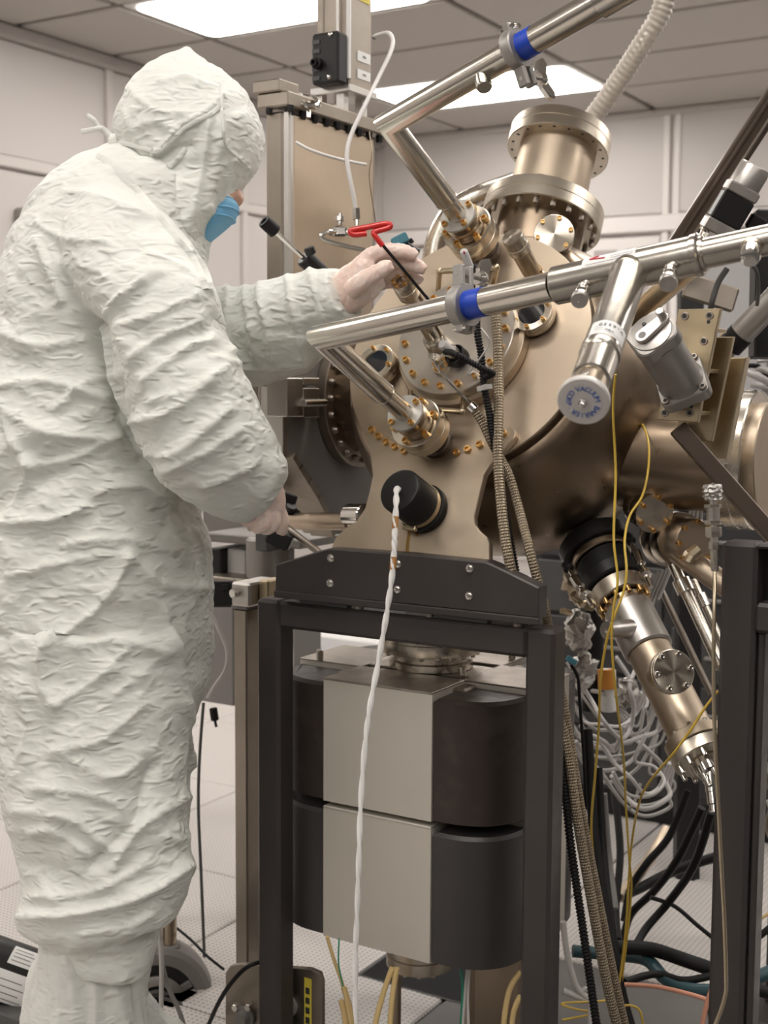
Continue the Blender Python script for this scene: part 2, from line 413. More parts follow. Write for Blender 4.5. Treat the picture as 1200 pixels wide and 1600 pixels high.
# left wall: three courses of panels between posts and rails
wl = struct('wall_left', MB().bb((XW-.12, -4, 0), (XW-.012, YW+.1, ZC+.1)), 'wall_trim')
wb = struct('wall_back', MB().bb((XW-.1, YW+.012, 0), (4, YW+.12, ZC+.1)), 'wall_trim')
struct('wall_right', MB().bb((4, -4, 0), (4.1, YW+.1, ZC+.1)), 'lab_dark')
struct('wall_front', MB().bb((XW-.1, -4.1, 0), (4, -4, ZC+.1)), 'lab_dark')
ys = [YW-.02, 6.43, 5.275, 4.06, 2.8, 1.6, .4]
for a, b in zip(ys, ys[1:]):
    for z0, z1 in ((.1, 1.25), (1.27, 2.28), (2.35, ZC-.07)):
        struct('wall_panel', MB().bb((XW-.012, b+.02, z0), (XW, a-.02, z1), .004), 'wall_white', wl)
for y in ys[1:]: struct('wall_post', MB().bb((XW-.012, y-.026, 0), (XW+.022, y+.026, ZC-.06), .006), 'wall_trim', wl)
struct('wall_rail', MB().bb((XW-.012, .4, 2.29), (XW+.025, YW, 2.345), .006), 'wall_trim', wl)
struct('wall_rail', MB().bb((XW-.012, .4, 1.245), (XW+.02, YW, 1.275), .005), 'wall_trim', wl)
struct('trim_1', MB().bb((XW, -3, ZC-.072), (XW+.05, YW, ZC), .012), 'cove_grey')
struct('trim_2', MB().bb((XW+.05, YW-.03, ZC-.045), (3.9, YW+.01, ZC), .01), 'ceiling_grey')
# back wall: tall upper panels, a rail and a band of windows below it
xs = [XW+.02, -2.80, -.6, 1.6, 3.8]
for a, b in zip(xs, xs[1:]):
    struct('wall_panel', MB().bb((a+.03, YW, 2.33), (b-.03, YW+.012, ZC-.04), .004), 'wall_white', wb)
    struct('wall_panel', MB().bb((a+.03, YW, .1), (b-.03, YW+.012, 1.0), .004), 'wall_white', wb)
for x in xs[1:]:
    struct('wall_post', MB().bb((x-.055, YW-.012, 0), (x-.012, YW+.012, ZC-.04), .006), 'window_frame', wb)
    struct('wall_post', MB().bb((x+.012, YW-.012, 0), (x+.055, YW+.012, ZC-.04), .006), 'window_frame', wb)
struct('wall_rail', MB().bb((XW, YW-.03, 2.215), (3.9, YW+.012, 2.32), .01), 'window_frame', wb)
for n, (a, b) in enumerate(zip([-4.86, -3.35, -2.7, -1.6], [-3.4, -2.86, -1.65, -.66])):
    w = struct('window_%d' % (n+1), MB().bb((a, YW-.02, 1.04), (b, YW-.002, 2.19), .006), 'window_frame')
    mid = (a+b)/2
    for q, (u0, u1) in enumerate(((a+.06, mid-.03), (mid+.03, b-.06))):
        for z0, z1 in ((1.1, 1.62), (1.68, 2.12)):
            struct('pane', MB().bb((u0, YW-.026, z0), (u1, YW-.019, z1), .003), 'window_glass', w)
# raised floor: white punched tiles, and blank grey ones under the machine
fl = struct('floor', MB().bb((XW-.1, -4, -.06), (4, YW+.1, -.006)), 'dark_grey')
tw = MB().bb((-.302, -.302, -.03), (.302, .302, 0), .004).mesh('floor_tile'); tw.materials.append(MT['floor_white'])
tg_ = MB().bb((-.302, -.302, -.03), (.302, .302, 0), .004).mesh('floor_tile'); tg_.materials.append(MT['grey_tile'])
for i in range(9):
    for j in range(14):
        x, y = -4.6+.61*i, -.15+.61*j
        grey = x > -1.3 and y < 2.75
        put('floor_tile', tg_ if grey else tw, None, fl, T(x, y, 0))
# ------------------------------------------------------------------ support stand, bracket and ion pump
YF = 1.876
def pl2(px, py, y=YF): p = on(px, py, 'Y', y); return (p.x, p.z)
def front_M(y): return Matrix(((1, 0, 0, 0), (0, 0, -1, y), (0, 1, 0, 0), (0, 0, 0, 1)))   # xy -> world XZ, z -> toward -Y
t = thing('support_stand', 'dark charcoal square-tube portal frame standing around the two-tier magnet block', 'stand', (-1.122, YF+.025, 0))
TB = .05
part('post', MB().bb((-1.413, YF, .012), (-1.363, YF+TB, .872), .006), 'charcoal', t)
part('post', MB().bb((-.882, YF, .012), (-.832, YF+TB, .872), .006), 'charcoal', t)
part('cross_beam', MB().bb((-1.365, YF+.0005, .823), (-.880, YF+TB-.0005, .8715), .006), 'charcoal', t)
for x in (-1.388, -.857): part('foot_plate', MB().bb((x-.05, YF-.025, 0), (x+.05, YF+TB+.025, .012), .003), 'charcoal', t)
bk = thing('mounting_bracket', 'dark charcoal gusset bracket bolted on top of the portal frame, corners sloped', 'bracket', (-1.12, YF+.01, .876))
o_ = [pl2(*q, YF-.008) for q in ((429, 926), (430, 882), (501, 860), (514, 857), (640, 866), (758, 878), (769, 882), (842, 918), (842, 967), (640, 945))]
part('plate', MB().prism(front_M(YF+.022), o_, 0, .030, .0025), 'charcoal', bk)
part('lower_lip', MB().bb((-1.366, YF-.012, .8795), (-.853, YF-.0075, .892), .002), 'charcoal', bk)
for q in ((517, 872), (516, 911), (622, 881), (621, 921), (734, 888), (733, 931)):
    p = on(*q, 'Y', YF-.008); bolt(bk, p, (0, -1, 0), .0052, .0045, 'screw', 'chrome')
for x in (-1.32, -1.2, -1.06, -.9): part('standoff', MB().cyl((x, YF+.01, .8715), (x, YF+.01, .8795), .008), 'dull_steel', bk)
for x in (-1.27, -1.0): part('shim', MB().bb((x-.05, YF+.002, .8715), (x+.05, YF+.02, .8795), .001), 'dark_grey', bk)

PX, PY, PFX, PFY, PHX, PHY = -1.185, 2.114, .245, .194, .111, .076   # ion pump: centre, half sizes, half widths of its sheet covers
ip = thing('ion_pump', 'two-tier magnet block with light metal covers and dark rounded corners, inside portal frame', 'vacuum pump', (PX, PY, .25))
part('core', MB().bb((PX-.135, PY-.12, .262), (PX+.135, PY+.12, .728), .004), 'dull_steel', ip)
for z0, z1, mq, lab in ((.509, .734, 'magnet_brown', 'worn brown-black rounded corner'), (.257, .500, 'magnet_grey', 'smooth dark grey rounded corner')):
    for k in range(4):
        sx = 1 if k in (0, 3) else -1; sy = 1 if k in (0, 1) else -1
        r = .112; o2 = [(PHX+.002, PHY+.002), (PHX+.002, PFY-.003)]
        for q in range(13):
            a = math.pi/2*q/12; o2.append((PFX-.003-r+r*math.sin(a)**.85, PFY-.003-r+r*max(0, math.cos(a))**.85))
        o2 += [(PFX-.003, PHY+.002)]
        o2 = [p for i, p in enumerate(o2) if i == 0 or (abs(p[0]-o2[i-1][0])+abs(p[1]-o2[i-1][1])) > .0005]
        part('magnet_corner', MB().prism(T(PX, PY, 0), [(sx*x, sy*y) for x, y in o2], z0+.002, z1-.010, .006), mq, ip, label=lab)
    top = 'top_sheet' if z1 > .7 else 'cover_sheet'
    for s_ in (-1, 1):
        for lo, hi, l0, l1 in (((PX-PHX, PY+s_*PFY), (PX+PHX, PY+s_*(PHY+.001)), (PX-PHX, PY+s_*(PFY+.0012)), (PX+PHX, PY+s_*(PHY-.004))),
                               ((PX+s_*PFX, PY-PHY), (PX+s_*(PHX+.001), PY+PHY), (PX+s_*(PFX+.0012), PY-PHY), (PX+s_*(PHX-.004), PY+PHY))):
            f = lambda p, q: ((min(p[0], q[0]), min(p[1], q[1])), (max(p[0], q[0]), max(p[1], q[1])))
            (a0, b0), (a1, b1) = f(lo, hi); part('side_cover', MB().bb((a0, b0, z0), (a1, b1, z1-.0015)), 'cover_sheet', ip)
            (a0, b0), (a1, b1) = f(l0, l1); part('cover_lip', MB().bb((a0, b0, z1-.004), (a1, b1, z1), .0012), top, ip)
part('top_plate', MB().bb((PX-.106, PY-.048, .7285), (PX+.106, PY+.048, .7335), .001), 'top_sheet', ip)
FM = T(PX, PY, .735)
lath('inlet_flange', FM, [(0, 0), (.078, 0), (.078, .012), (.07, .014), (.07, .03), (.095, .03), (.096, .032), (.096, .0505), (.0948, .0515), (.096, .0525), (.096, .072), (.0945, .074), (.06, .074), (.06, .086), (0, .086)], 'steel', ip, 56)
bolts(ip, FM@T(0, 0, .03)@Matrix.Rotation(math.pi, 4, 'X'), .087, 0, 20, .0048, .006, 'hex', 'chrome')
bolts(ip, FM@T(0, 0, .074), .087, 0, 20, .0048, .006, 'hex', 'chrome')
for q in ((722, 1056), (500, 1030), (800, 1030)):
    p = on(*q, 'Z', .735); part('post_stud', MB().cyl(p, p+V((0, 0, .018)), .007, ch=.001), 'steel', ip)
BM = T(*on(655, 1506, 'Z', .206))
lath('bottom_flange', BM, [(0, 0), (.05, 0), (.0595, .001), (.06, .003), (.06, .022), (.058, .024), (.058, .03), (.06, .031), (.06, .05), (0, .05)], 'turned_steel', ip, 48)
bolts(ip, BM@Matrix.Rotation(math.pi, 4, 'X'), .05, 0, 12, .004, .005, 'hex', 'steel')
for x, y in ((-1.205, 2.03), (-1.062, 2.05), (-.965, 2.10)):
    part('support_rod', MB().cyl((x, y, 0), (x, y, .258), .0085), 'bronzed_steel', ip)

# ------------------------------------------------------------------ vacuum chamber
TL = math.radians(26)
NV, E1, E2 = V((0, -math.cos(TL), math.sin(TL))), V((1, 0, 0)), V((0, math.sin(TL), math.cos(TL)))
CC = V((-1.107, 2.088, 1.319))                  # centre of the front flange face
SCN = CC-NV*.20
def pp(px, py, h=0.): return onp(px, py, CC+NV*h, NV)
PM = frame_xyz(CC, E1, E2, NV)
def loc2(px, py, h=0.):
    d = pp(px, py, h)-CC; return (d.dot(E1), d.dot(E2))
ch = thing('vacuum_chamber', 'large bronze-tinted steel vacuum chamber with round front flange', 'vacuum chamber', (CC.x, SCN.y, .96))
lath('body', frame(SCN, NV), [(.302*math.sin(math.pi*k/60) if k else 0, -.302*math.cos(math.pi*k/60)) for k in range(42)]+[(.232, .175), (.2, .175)], 'chamber_steel', ch, 72)
lath('flange_rim', PM, [(0, -.03), (.232, -.03), (.2345, -.026), (.2345, -.006), (0, -.006)], 'chamber_steel', ch, 96)
lath('front_flange', PM, [(.2, -.006), (.2345, -.006), (.235, -.005), (.235, -.001), (.2345, 0), (.135, 0), (.135, -.001), (0, -.001)], 'plate_steel', ch, 96)
yk = [(517, 857), (524, 840), (540, 824), (556, 815), (570, 794), (577, 768), (582, 743), (578, 705), (568, 684), (566, 674), (572, 667), (584, 664), (598, 672), (640, 703), (672, 720), (705, 716), (745, 698), (788, 668), (797, 666), (804, 671), (805, 680), (800, 688), (770, 722), (757, 741), (750, 770), (741, 806), (742, 818), (748, 828), (760, 838), (765, 848), (765, 880), (640, 872)]
yoke = part('yoke_plate', MB().prism(PM, [loc2(*q, .014) for q in yk], .001, .014, .0015), 'plate_steel', ch)
bp = [(97, 322), (145, 366), (197, 407), (256, 440), (322, 470), (683, 480), (763, 457), (845, 425), (1010, 345)]
for x, y in bp: bolt(ch, pp(560+x/4.444, 600+y/4.444, .014), NV, .0066, .007)
for x, y, d in ((995, 651, 2.335), (1001, 654, 2.335)): bolt(ch, at(x, y, d), (RT*.5-FW*.85), .005, .008, 'hex', 'dull_steel')
ST = MB()
for pts, w in (([(641, 822), (639, 835), (637, 850), (636, 866)], .0032), ([(652, 822), (651.5, 832), (651, 838)], .0022)):
    Q = [pp(x, y, .0142) for x, y in pts]; ST.tube(Q, w, 8, flat=.12)
part('oil_streak', ST, 'oil', ch, label='brown oil streak run down below the black cap')
# rotary centre flange with its ring of gold bolts
CM = frame_xyz(CC, E1, E2, NV)
lath('center_ring', CM, [(0, 0), (.121, 0), (.122, .001), (.122, .021), (.121, .022), (0, .022)], 'plate_steel', ch, 72)
cf = lath('center_flange', CM, [(0, .018), (.110, .018), (.112, .02), (.112, .0435), (.1105, .045), (0, .045)], 'flange_grey', ch, 72)
bolts(ch, CM, .097, .045, 18, .0062, .0075, 'socket', 'gold', math.radians(8))
# U-handles of brass rod
for feet, bar in ((((684, 460), (770, 447)), ((687, 424), (776, 418))), (((646, 598), (729, 598)), ((638, 637), (722, 643)))):
    b = MB(); (f0, f1), (b0, b1) = feet, bar
    P = [pp(*f0, .002), pp(*b0, .045), pp(*b1, .045), pp(*f1, .002)]
    for p, q in zip(P, P[1:]): b.cyl(p, q, .0052, n=12)
    for p in P[1:3]: b.sphere(T(*p), .0062, .0062, .0062, 10, 6)
    for p in (P[0], P[3]): b.cyl(p-NV*.002, p+NV*.006, .008, n=12)
    part('u_handle', b, 'brass_rod', ch)
# top tower
AX = E2; TB0 = SCN+V((-.012, -.006, .012))
TM = frame(TB0, AX, E1)
lath('tower_neck', TM, [(.0, .22), (.085, .22), (.085, .36), (0, .36)], 'chamber_steel', ch, 48)
lath('tower_lower_flange', TM, [(.07, .36), (.117, .36), (.119, .362), (.119, .3815), (.1178, .3825), (.119, .3835), (.119, .403), (.117, .405), (.07, .405), (.07, .36)], 'turned_steel', ch, 72)
bolts(ch, TM@T(0, 0, .36)@Matrix.Rotation(math.pi, 4, 'X'), .106, 0, 20, .0055, .012, 'hex', 'dull_steel')
bolts(ch, TM@T(0, 0, .405), .106, 0, 20, .0055, .006, 'hex', 'dull_steel')
lath('tower_tube', TM, [(.077, .40), (.077, .535), (0, .535)], 'plate_steel', ch, 56)
tf = lath('tower_upper_flange', TM, [(.07, .53), (.101, .53), (.103, .532), (.103, .5525), (.1018, .5535), (.103, .5545), (.103, .573), (.101, .575), (0, .575)], 'turned_steel', ch, 72)
bolts(ch, TM@T(0, 0, .53)@Matrix.Rotation(math.pi, 4, 'X'), .0925, 0, 20, .0032, .001, 'hole', 'black_print', name='bolt_hole')
# right port, running along +X to a big blank
ZP, YP = 1.128, 2.27
RP = frame(V((-1.107, YP, ZP)), V((1, 0, 0)), V((0, 0, 1)))
lath('right_neck', RP, [(.0, .16), (.092, .16), (.092, .44), (.0, .44)], 'chamber_steel', ch, 56)
lath('right_flange', RP, [(.09, .43), (.118, .43), (.12, .432), (.12, .453), (.119, .454), (.12, .455), (.12, .475), (.118, .477), (.06, .477)], 'steel', ch, 64)
lath('right_blank', RP, [(0, .496), (.098, .496), (.100, .494), (.100, .477), (0, .477)], 'plate_steel', ch, 64)
for k in range(16):
    a = 2*math.pi*k/16; p = RP@V((.122*math.cos(a), .122*math.sin(a), .455)); r = V((0, (RP.to_3x3()@V((math.cos(a), math.sin(a), 0))).y, (RP.to_3x3()@V((math.cos(a), math.sin(a), 0))).z))
    put('clamp_slot', unit('hex', 'steel'), None, ch, frame(p-r*.006, V((1, 0, 0)), r)@T(0, 0, -.006)@Matrix.Diagonal((.0045, .003, .012, 1)))
# left port to the gate valve
XG = -1.50
GC = on(553, 622, 'X', XG)
GM = frame(V((XG, GC.y, GC.z)), V((1, 0, 0)), V((0, 0, 1)))
lath('left_neck', GM, [(.0, .012), (.115, .012), (.115, .40), (.0, .40)], 'chamber_steel', ch, 56)
lath('left_flange', GM, [(.08, .001), (.142, .001), (.144, .003), (.144, .022), (.142, .024), (.11, .024)], 'dull_steel', ch, 64)
bolts(ch, GM@T(0, 0, .024), .128, 0, 24, .0075, .011, 'dome', 'dull_steel')
# ------------------------------------------------------------------ nipples on the front flange and the two jacketed transfer pipes
FOC = CC-NV*14.0
def port_axis(b): return (b-FOC).normalized()
def nipple(name, label, base, h0=0.):
    B = pp(*base, h0); ax = port_axis(B); M = frame(B, ax, E1)
    t = thing(name, label, 'flange port', B, 'flanged pipe ports on the front flange')
    lath('neck', M, [(0, -.01), (.030, -.01), (.030, .012), (.0265, .014), (.0265, .05), (0, .05)], 'arm_brown', t, 36)
    lath('rotatable_flange', M, [(.026, .046), (.0445, .046), (.046, .048), (.046, .0655), (.045, .0665), (.046, .0675), (.046, .087), (.0445, .089), (.026, .089)], 'turned_steel', t, 48)
    bolts(t, M@T(0, 0, .089), .037, 0, 6, .0062, .009, 'socket', 'gold', .35)
    lath('collar', M, [(0, .089), (.029, .089), (.029, .096), (.0255, .097), (.0255, .099), (.031, .100), (.031, .107), (.026, .108), (.022, .110), (.022, .118), (0, .118)], 'bronzed_steel', t, 40)
    for k in range(4):
        a = math.pi/4+math.pi/2*k; p = M@V((.0255*math.cos(a), .0255*math.sin(a), .107)); part('tie_bolt', MB().cyl(p, p+ax*.013, .004, n=10), 'gold', t)
    lath('top_disc', M, disc(.0325, .120, .127, .001), 'disc_grey', t, 44)
    bolts(t, M@T(0, 0, .127), .0265, 0, 4, .0055, .007, 'socket', 'gold', math.pi/4)
    return t, M, ax, M@V((0, 0, .127))
n1, M1, A1, P1 = nipple('flanged_nipple', 'lower flanged steel pipe port with gold bolts, just above the black cap', (684, 692))
n2, M2, A2, P2 = nipple('flanged_nipple', 'upper flanged steel pipe port with gold bolts, left below the flanged tower', (760, 397))
def clamp(parent_name, label, c, ax, r, up, w=.018):
    t = thing(parent_name, label, 'pipe clamp', c, 'quick-release pipe clamps'); M = frame(c, ax, up)
    lath('band', M, [(r, -w/2), (r+.010, -w/2), (r+.011, -w/2+.002), (r+.011, w/2-.002), (r+.009, w/2), (r, w/2), (r, -w/2)], 'cast_grey', t, 40)
    x = (M.to_3x3()@V((1, 0, 0))); y = (M.to_3x3()@V((0, 1, 0))); z = V(ax).normalized()
    for s_ in (-1, 1):
        part('ear', MB().box(frame_xyz(c+x*(r+.021)+y*(.009*s_), x, y, z), .030, .009, w*1.0, .002), 'cast_grey', t)
        part('hinge_pin', MB().cyl(c-x*(r+.012)+y*(.008*s_)-z*w*.6, c-x*(r+.012)+y*(.008*s_)+z*w*.6, .0035, n=10), 'chrome', t)
    part('hinge_link', MB().box(frame_xyz(c-x*(r+.012), x, y, z), .012, .026, w*.7, .002), 'cast_grey', t)
    q = c+x*(r+.024); y = y if y.dot(RT) > 0 else -y
    part('clamp_screw', MB().cyl(q-y*.014, q+y*.034, .003, n=10), 'chrome', t)
    b = MB(); h = q+y*.030
    b.lathe(frame(h, y), [(0, 0), (.009, 0), (.012, .007), (.009, .015), (0, .017)], 14)
    for s_ in (-1, 1): b.prism(frame_xyz(h+y*.004, x*s_, y, x.cross(y)*s_), [(.003, -.002), (.014, -.003), (.028, .007), (.031, .020), (.022, .025), (.005, .014)], -.0042, .0042, .0014)
    part('wing_nut', b, 'chrome', t)
    return t
# lower transfer pipe: riser, mitred elbow, long run, thick sleeve, end run
ELB = along(P1, A1, 500, 531)
QA, QB, QC, QD, QE = at(728, 478, 1.80), at(866, 447, 1.68), at(980, 421, 1.63), at(1092, 398, 1.585), at(1260, 364, 1.52)
DIR = (QB-ELB).normalized()
tp = thing('transfer_pipe', 'long bare steel pipe with blue tape crossing the flange, thick sleeve at right', 'pipe', ELB)
def mitre(b, pts, r, n=28):                    # a tube with sharp mitred corners
    P = [V(p) for p in pts]; t0 = (P[1]-P[0]).normalized(); x, y, _ = basis(t0)
    ring = [P[0]+(x*math.cos(2*math.pi*k/n)+y*math.sin(2*math.pi*k/n))*r for k in range(n)]; rows = [b.add(ring, [])]
    for i in range(1, len(P)):
        t = (P[i]-P[i-1]).normalized()
        nn = t if i == len(P)-1 else (t+(P[i+1]-P[i]).normalized()).normalized()
        ring = [q+t*((P[i]-q).dot(nn)/t.dot(nn)) for q in ring]; rows.append(b.add(ring, []))
    for A, B in zip(rows, rows[1:]):
        for k in range(n): b.f.append((A+k, A+(k+1) % n, B+(k+1) % n, B+k))
    b.f.append(tuple(rows[0]+k for k in range(n))[::-1]); b.f.append(tuple(rows[-1]+k for k in range(n))); return b
RP_ = .0192
s0 = P1+A1*.075
part('lower_riser', MB().cyl(P1-A1*.004, s0, .0165, n=28), 'pipe_steel', tp)
part('riser', mitre(MB(), [s0, ELB, QB], RP_), 'pipe_steel', tp)
part('weld_bead', MB().ring(frame(s0, A1), .0175, .0022, 28, 6), 'pipe_steel', tp)
SD = (QD-QB).normalized(); SM = frame(QB, SD, UPZ); SL = (QD-QB).length
lath('sleeve', SM, [(0, 0), (.0225, 0), (.0245, .002), (.0245, SL-.006), (.0262, SL-.005), (.0262, SL+.002), (.0235, SL+.004), (0, SL+.004)], 'pipe_steel', tp, 44)
part('end_run', MB().cyl(QD, QE+SD*.3, .0185, n=32), 'pipe_steel', tp)
part('end_weld', MB().ring(frame(QD+SD*.006, SD), .0192, .003, 32, 6), 'pipe_steel', tp)
QT = along(ELB, DIR, 752, 474)
part('blue_tape', MB().cyl(along(ELB, DIR, 733, 478), along(ELB, DIR, 759, 472), RP_+.0007, n=36), 'blue_tape', tp, label='blue tape band')
c_ = along(ELB, DIR, 725, 480); clamp('pipe_clamp', 'cast wing-nut clamp on the lower pipe beside its blue tape band', c_, DIR, RP_, (UP*1.0+RT*.05))
# drop leg of the sleeve, its end cap and lettering
JC = along(QB, SD, 986, 420); CAPC = at(911, 628, 1.36); DA = (CAPC-JC).normalized(); DL = (CAPC-JC).length
DM = frame(JC, DA, RT)
lath('drop_leg', DM, [(0, 0), (.0222, 0), (.0222, DL*.66), (.0232, DL*.665), (.0232, DL*.70), (.0212, DL*.705), (.0212, DL*.86), (.0185, DL*.865), (0, DL*.865)], 'pipe_steel', tp, 44)
lath('recess', DM, [(0, DL*.86), (.0185, DL*.86), (.0185, DL-.008), (0, DL-.008)], 'bronzed_steel', tp, 40)
part('tee_weld', MB().tube([JC+DA*.0245*0+(DM.to_3x3()@V((math.cos(a)*.0228, math.sin(a)*.0228, 0)))+DA*(math.sqrt(max(0, .0247**2-((DM.to_3x3()@V((math.cos(a)*.0225, math.sin(a)*.0225, 0))).dot(SD.cross(DA)))**2)))*.98 for a in [2*math.pi*k/40 for k in range(41)]], .0016, 6), 'pipe_steel', tp)
CM_ = frame(CAPC, DA, RT); uyv = (UP-DA*UP.dot(DA)).normalized()
ec = lath('end_cap', CM_, [(0, -.010), (.025, -.010), (.0272, -.008), (.0275, -.002), (.0262, 0), (.0202, .0003), (.0200, -.0002), (.0198, .0003), (0, .0003)], 'cap_face', tp, 56)
put('cap_nut', unit('hex', 'chrome'), None, tp, CM_@Matrix.Diagonal((.0052, .0052, .005, 1)))
put('cap_stud', unit('dome', 'chrome'), None, tp, CM_@T(0, 0, .004)@Matrix.Diagonal((.0038, .0038, .005, 1)))
bolt(tp, CAPC-DA*.024+uyv*.0180, uyv, .0036, .004, 'socket', 'chrome', 'set_screw')
# the print runs round the cap: up direction of the picture plane within the cap face
ux = (RT-DA*RT.dot(DA)).normalized(); uy = (UP-DA*UP.dot(DA)).normalized(); ux = (ux-uy*ux.dot(uy)).normalized()
items = []
for word, a0, st in (('VACUUM', 104, 19), ('BARRIER', -29, 17.5), ('CORP.', 133, -17.5)):
    for i, c in enumerate(word):
        a = math.radians(a0-st*i); rad = ux*math.cos(a)+uy*math.sin(a); tan = (ux*math.sin(a)-uy*math.cos(a))*(1 if st > 0 else -1)
        items.append((text_mesh(c, .0082), frame_xyz(CAPC+rad*.0152+DA*.0006, tan, DA.cross(tan), DA)))
part('lettering', join_meshes(items), 'blue_print', tp, sharp=0, label='blue ring of lettering')
def bent_label(name, parent, M, r, a0, a1, z0, z1, m, n=10):
    b = MB(); vs = []; fs = []
    for k in range(n+1):
        a = a0+(a1-a0)*k/n
        for z in (z0, z1): vs.append(M@V((r*math.cos(a), r*math.sin(a), z)))
    for k in range(n): fs.append((2*k, 2*k+2, 2*k+3, 2*k+1))
    b.add(vs, fs); return part(name, b, m, parent)
def face_ang(M, P):                             # angle round M's axis that faces the point P
    q = M.inverted()@P; return math.atan2(q.y, q.x)
fa = face_ang(DM, CAM)
bent_label('label', tp, DM, .0225, fa-1.05, fa+1.0, DL*.565, DL*.66, 'white_label')
for z, a, b_, w in ((.645, -.9, .1, .0006), (.635, .25, .75, .0006), (.62, .3, .8, .0006), (.605, .25, .8, .0006)):
    bent_label('print_line', tp, DM, .0227, fa+a, fa+b_, DL*z, DL*z+w, 'black_print')
def wrap_text(parent, M, r, ac, z, txt, size, m, flip=1, step=None):
    its = []; st = step or size*.62/r
    for i, c in enumerate(txt):
        a = ac+flip*st*(i-(len(txt)-1)/2)
        R3 = M.to_3x3(); rad = R3@V((math.cos(a), math.sin(a), 0)); tan = (R3@V((-math.sin(a), math.cos(a), 0)))*flip; ax = R3@V((0, 0, 1))
        its.append((text_mesh(c, size, .0001), frame_xyz(M@V((r*math.cos(a), r*math.sin(a), z)), tan, rad.cross(tan), rad)))
    return part('lettering', join_meshes(its), m, parent, sharp=0)
wrap_text(tp, DM, .0228, fa-.08, DL*.595, 'V-6330', .0085, 'black_print', 1)
wrap_text(tp, DM, .0228, fa-.02, DL*.632, 'VBC', .0058, 'black_print', 1)
SMv = SM; fs_ = face_ang(SM, CAM); ft = face_ang(SM, QC+UPZ)
bent_label('arrow_label', tp, SM, .0248, fs_+(.62 if ((ft-fs_+math.pi) % (2*math.pi)-math.pi) > 0 else -.62), fs_+(1.62 if ((ft-fs_+math.pi) % (2*math.pi)-math.pi) > 0 else -1.62), SL*.25, SL*.62, 'white_label')
sg = 1 if ((ft-fs_+math.pi) % (2*math.pi)-math.pi) > 0 else -1
ab = MB()
def on_sleeve(a, z, r=.0252): return SM@V((r*math.cos(fs_+sg*a), r*math.sin(fs_+sg*a), z))
ab.tube([on_sleeve(1.12, SL*.30), on_sleeve(.98, SL*.41)], .0011, 6); ab.tube([on_sleeve(1.12, SL*.30), on_sleeve(1.3, SL*.36)], .0011, 6)
part('arrow_mark', ab, 'red_print', tp, label='red arrow mark')
for k in range(3): bent_label('print_line', tp, SM, .02495, fs_+sg*(.72+.16*k), fs_+sg*(.76+.16*k), SL*(.45 if k else .28), SL*.60, 'lead_grey')
# relief and bleed valves standing on the sleeve and the end run
def valve(label, foot, tip, dr, r, scale=1.):
    B = along(QB, SD, *foot); d = B-0*SD; E_ = at(*tip, dep(B)-dr); ax = (E_-B).normalized(); L = (E_-B).length; M = frame(B, ax, RT)
    t = thing('relief_valve', label, 'valve', B, 'small relief valves along the sleeve')
    lath('stem', M, [(0, .015), (r*.62, .015), (r*.62, L*.38), (r*.8, L*.40), (r*.8, L*.50), (r*.6, L*.52), (r*.6, L*.58), (r*.8, L*.60), (r*.8, L*.70), (r*.62, L*.74), (r*.62, L*.84)], 'chrome', t, 24)
    lath('cap', M, [(0, L*.82), (r*.98, L*.82), (r, L*.85), (r, L*.98), (r*.94, L), (r*.2, L), (r*.14, L-.001), (0, L-.001)], 'aluminium', t, 28)
    return t
valve('small capped relief valve left of the drop leg on the thick sleeve', (916, 437), (905, 470), .060, .0105)
valve('small capped relief valve right of the drop leg on the thick sleeve', (1050, 409), (1044, 444), .060, .0108)
B = along(QD, SD, 1176, 381); E_ = at(1172, 404, dep(B)-.05); M = frame(B, E_-B, RT); L = (E_-B).length
t = thing('bleed_plug', 'round-nosed threaded plug on the end run at the right edge', 'valve', B)
lath('sleeve_ring', M, [(0, .012), (.0125, .012), (.0128, L*.45), (.0125, L*.5), (0, L*.5)], 'bronzed_steel', t, 30)
lath('plug', M, [(0, L*.4), (.0118, L*.4), (.0118, L*.85), (.0105, L*.97), (.007, L), (.0015, L), (.001, L-.002), (0, L-.002)], 'chrome', t, 30)
# upper transfer pipe
EL2 = along(P2, A2, 594, 204)
QU, QV = at(815, 64, 1.93), at(948, -3, 1.80)
up_ = thing('transfer_pipe', 'upper bent steel pipe with a blue tape band, rising to the top edge', 'pipe', EL2)
s2 = along(P2, A2, 695, 314)
part('lower_riser', MB().cyl(P2-A2*.004, s2, .0172, n=28), 'pipe_steel', up_)
part('riser', mitre(MB(), [s2, EL2, QV], .0200), 'pipe_steel', up_)
part('weld_bead', MB().ring(frame(s2, A2), .0185, .0022, 28, 6), 'pipe_steel', up_)
D2 = (QV-EL2).normalized()
part('blue_tape', MB().cyl(along(EL2, D2, 813, 66), along(EL2, D2, 833, 53), .0207, n=36), 'blue_tape', up_, label='blue tape band')
part('end_sleeve', MB().cyl(QV-D2*.012, QV+D2*.4, .0235, n=32, ch=.0015), 'pipe_steel', up_)
sb = along(EL2, D2, 752, 110); sn = at(757, 137, dep(sb)-.02)
lath('port_stub', frame(sb, sn-sb, RT), [(0, 0), (.0125, 0), (.0125, (sn-sb).length-.004), (.011, (sn-sb).length), (0, (sn-sb).length)], 'pipe_steel', up_, 28)
clamp('pipe_clamp', 'steel wing-nut clamp hanging under the upper pipe beside its blue tape', along(EL2, D2, 805, 71), D2, .020, (-UP+RT*.35))

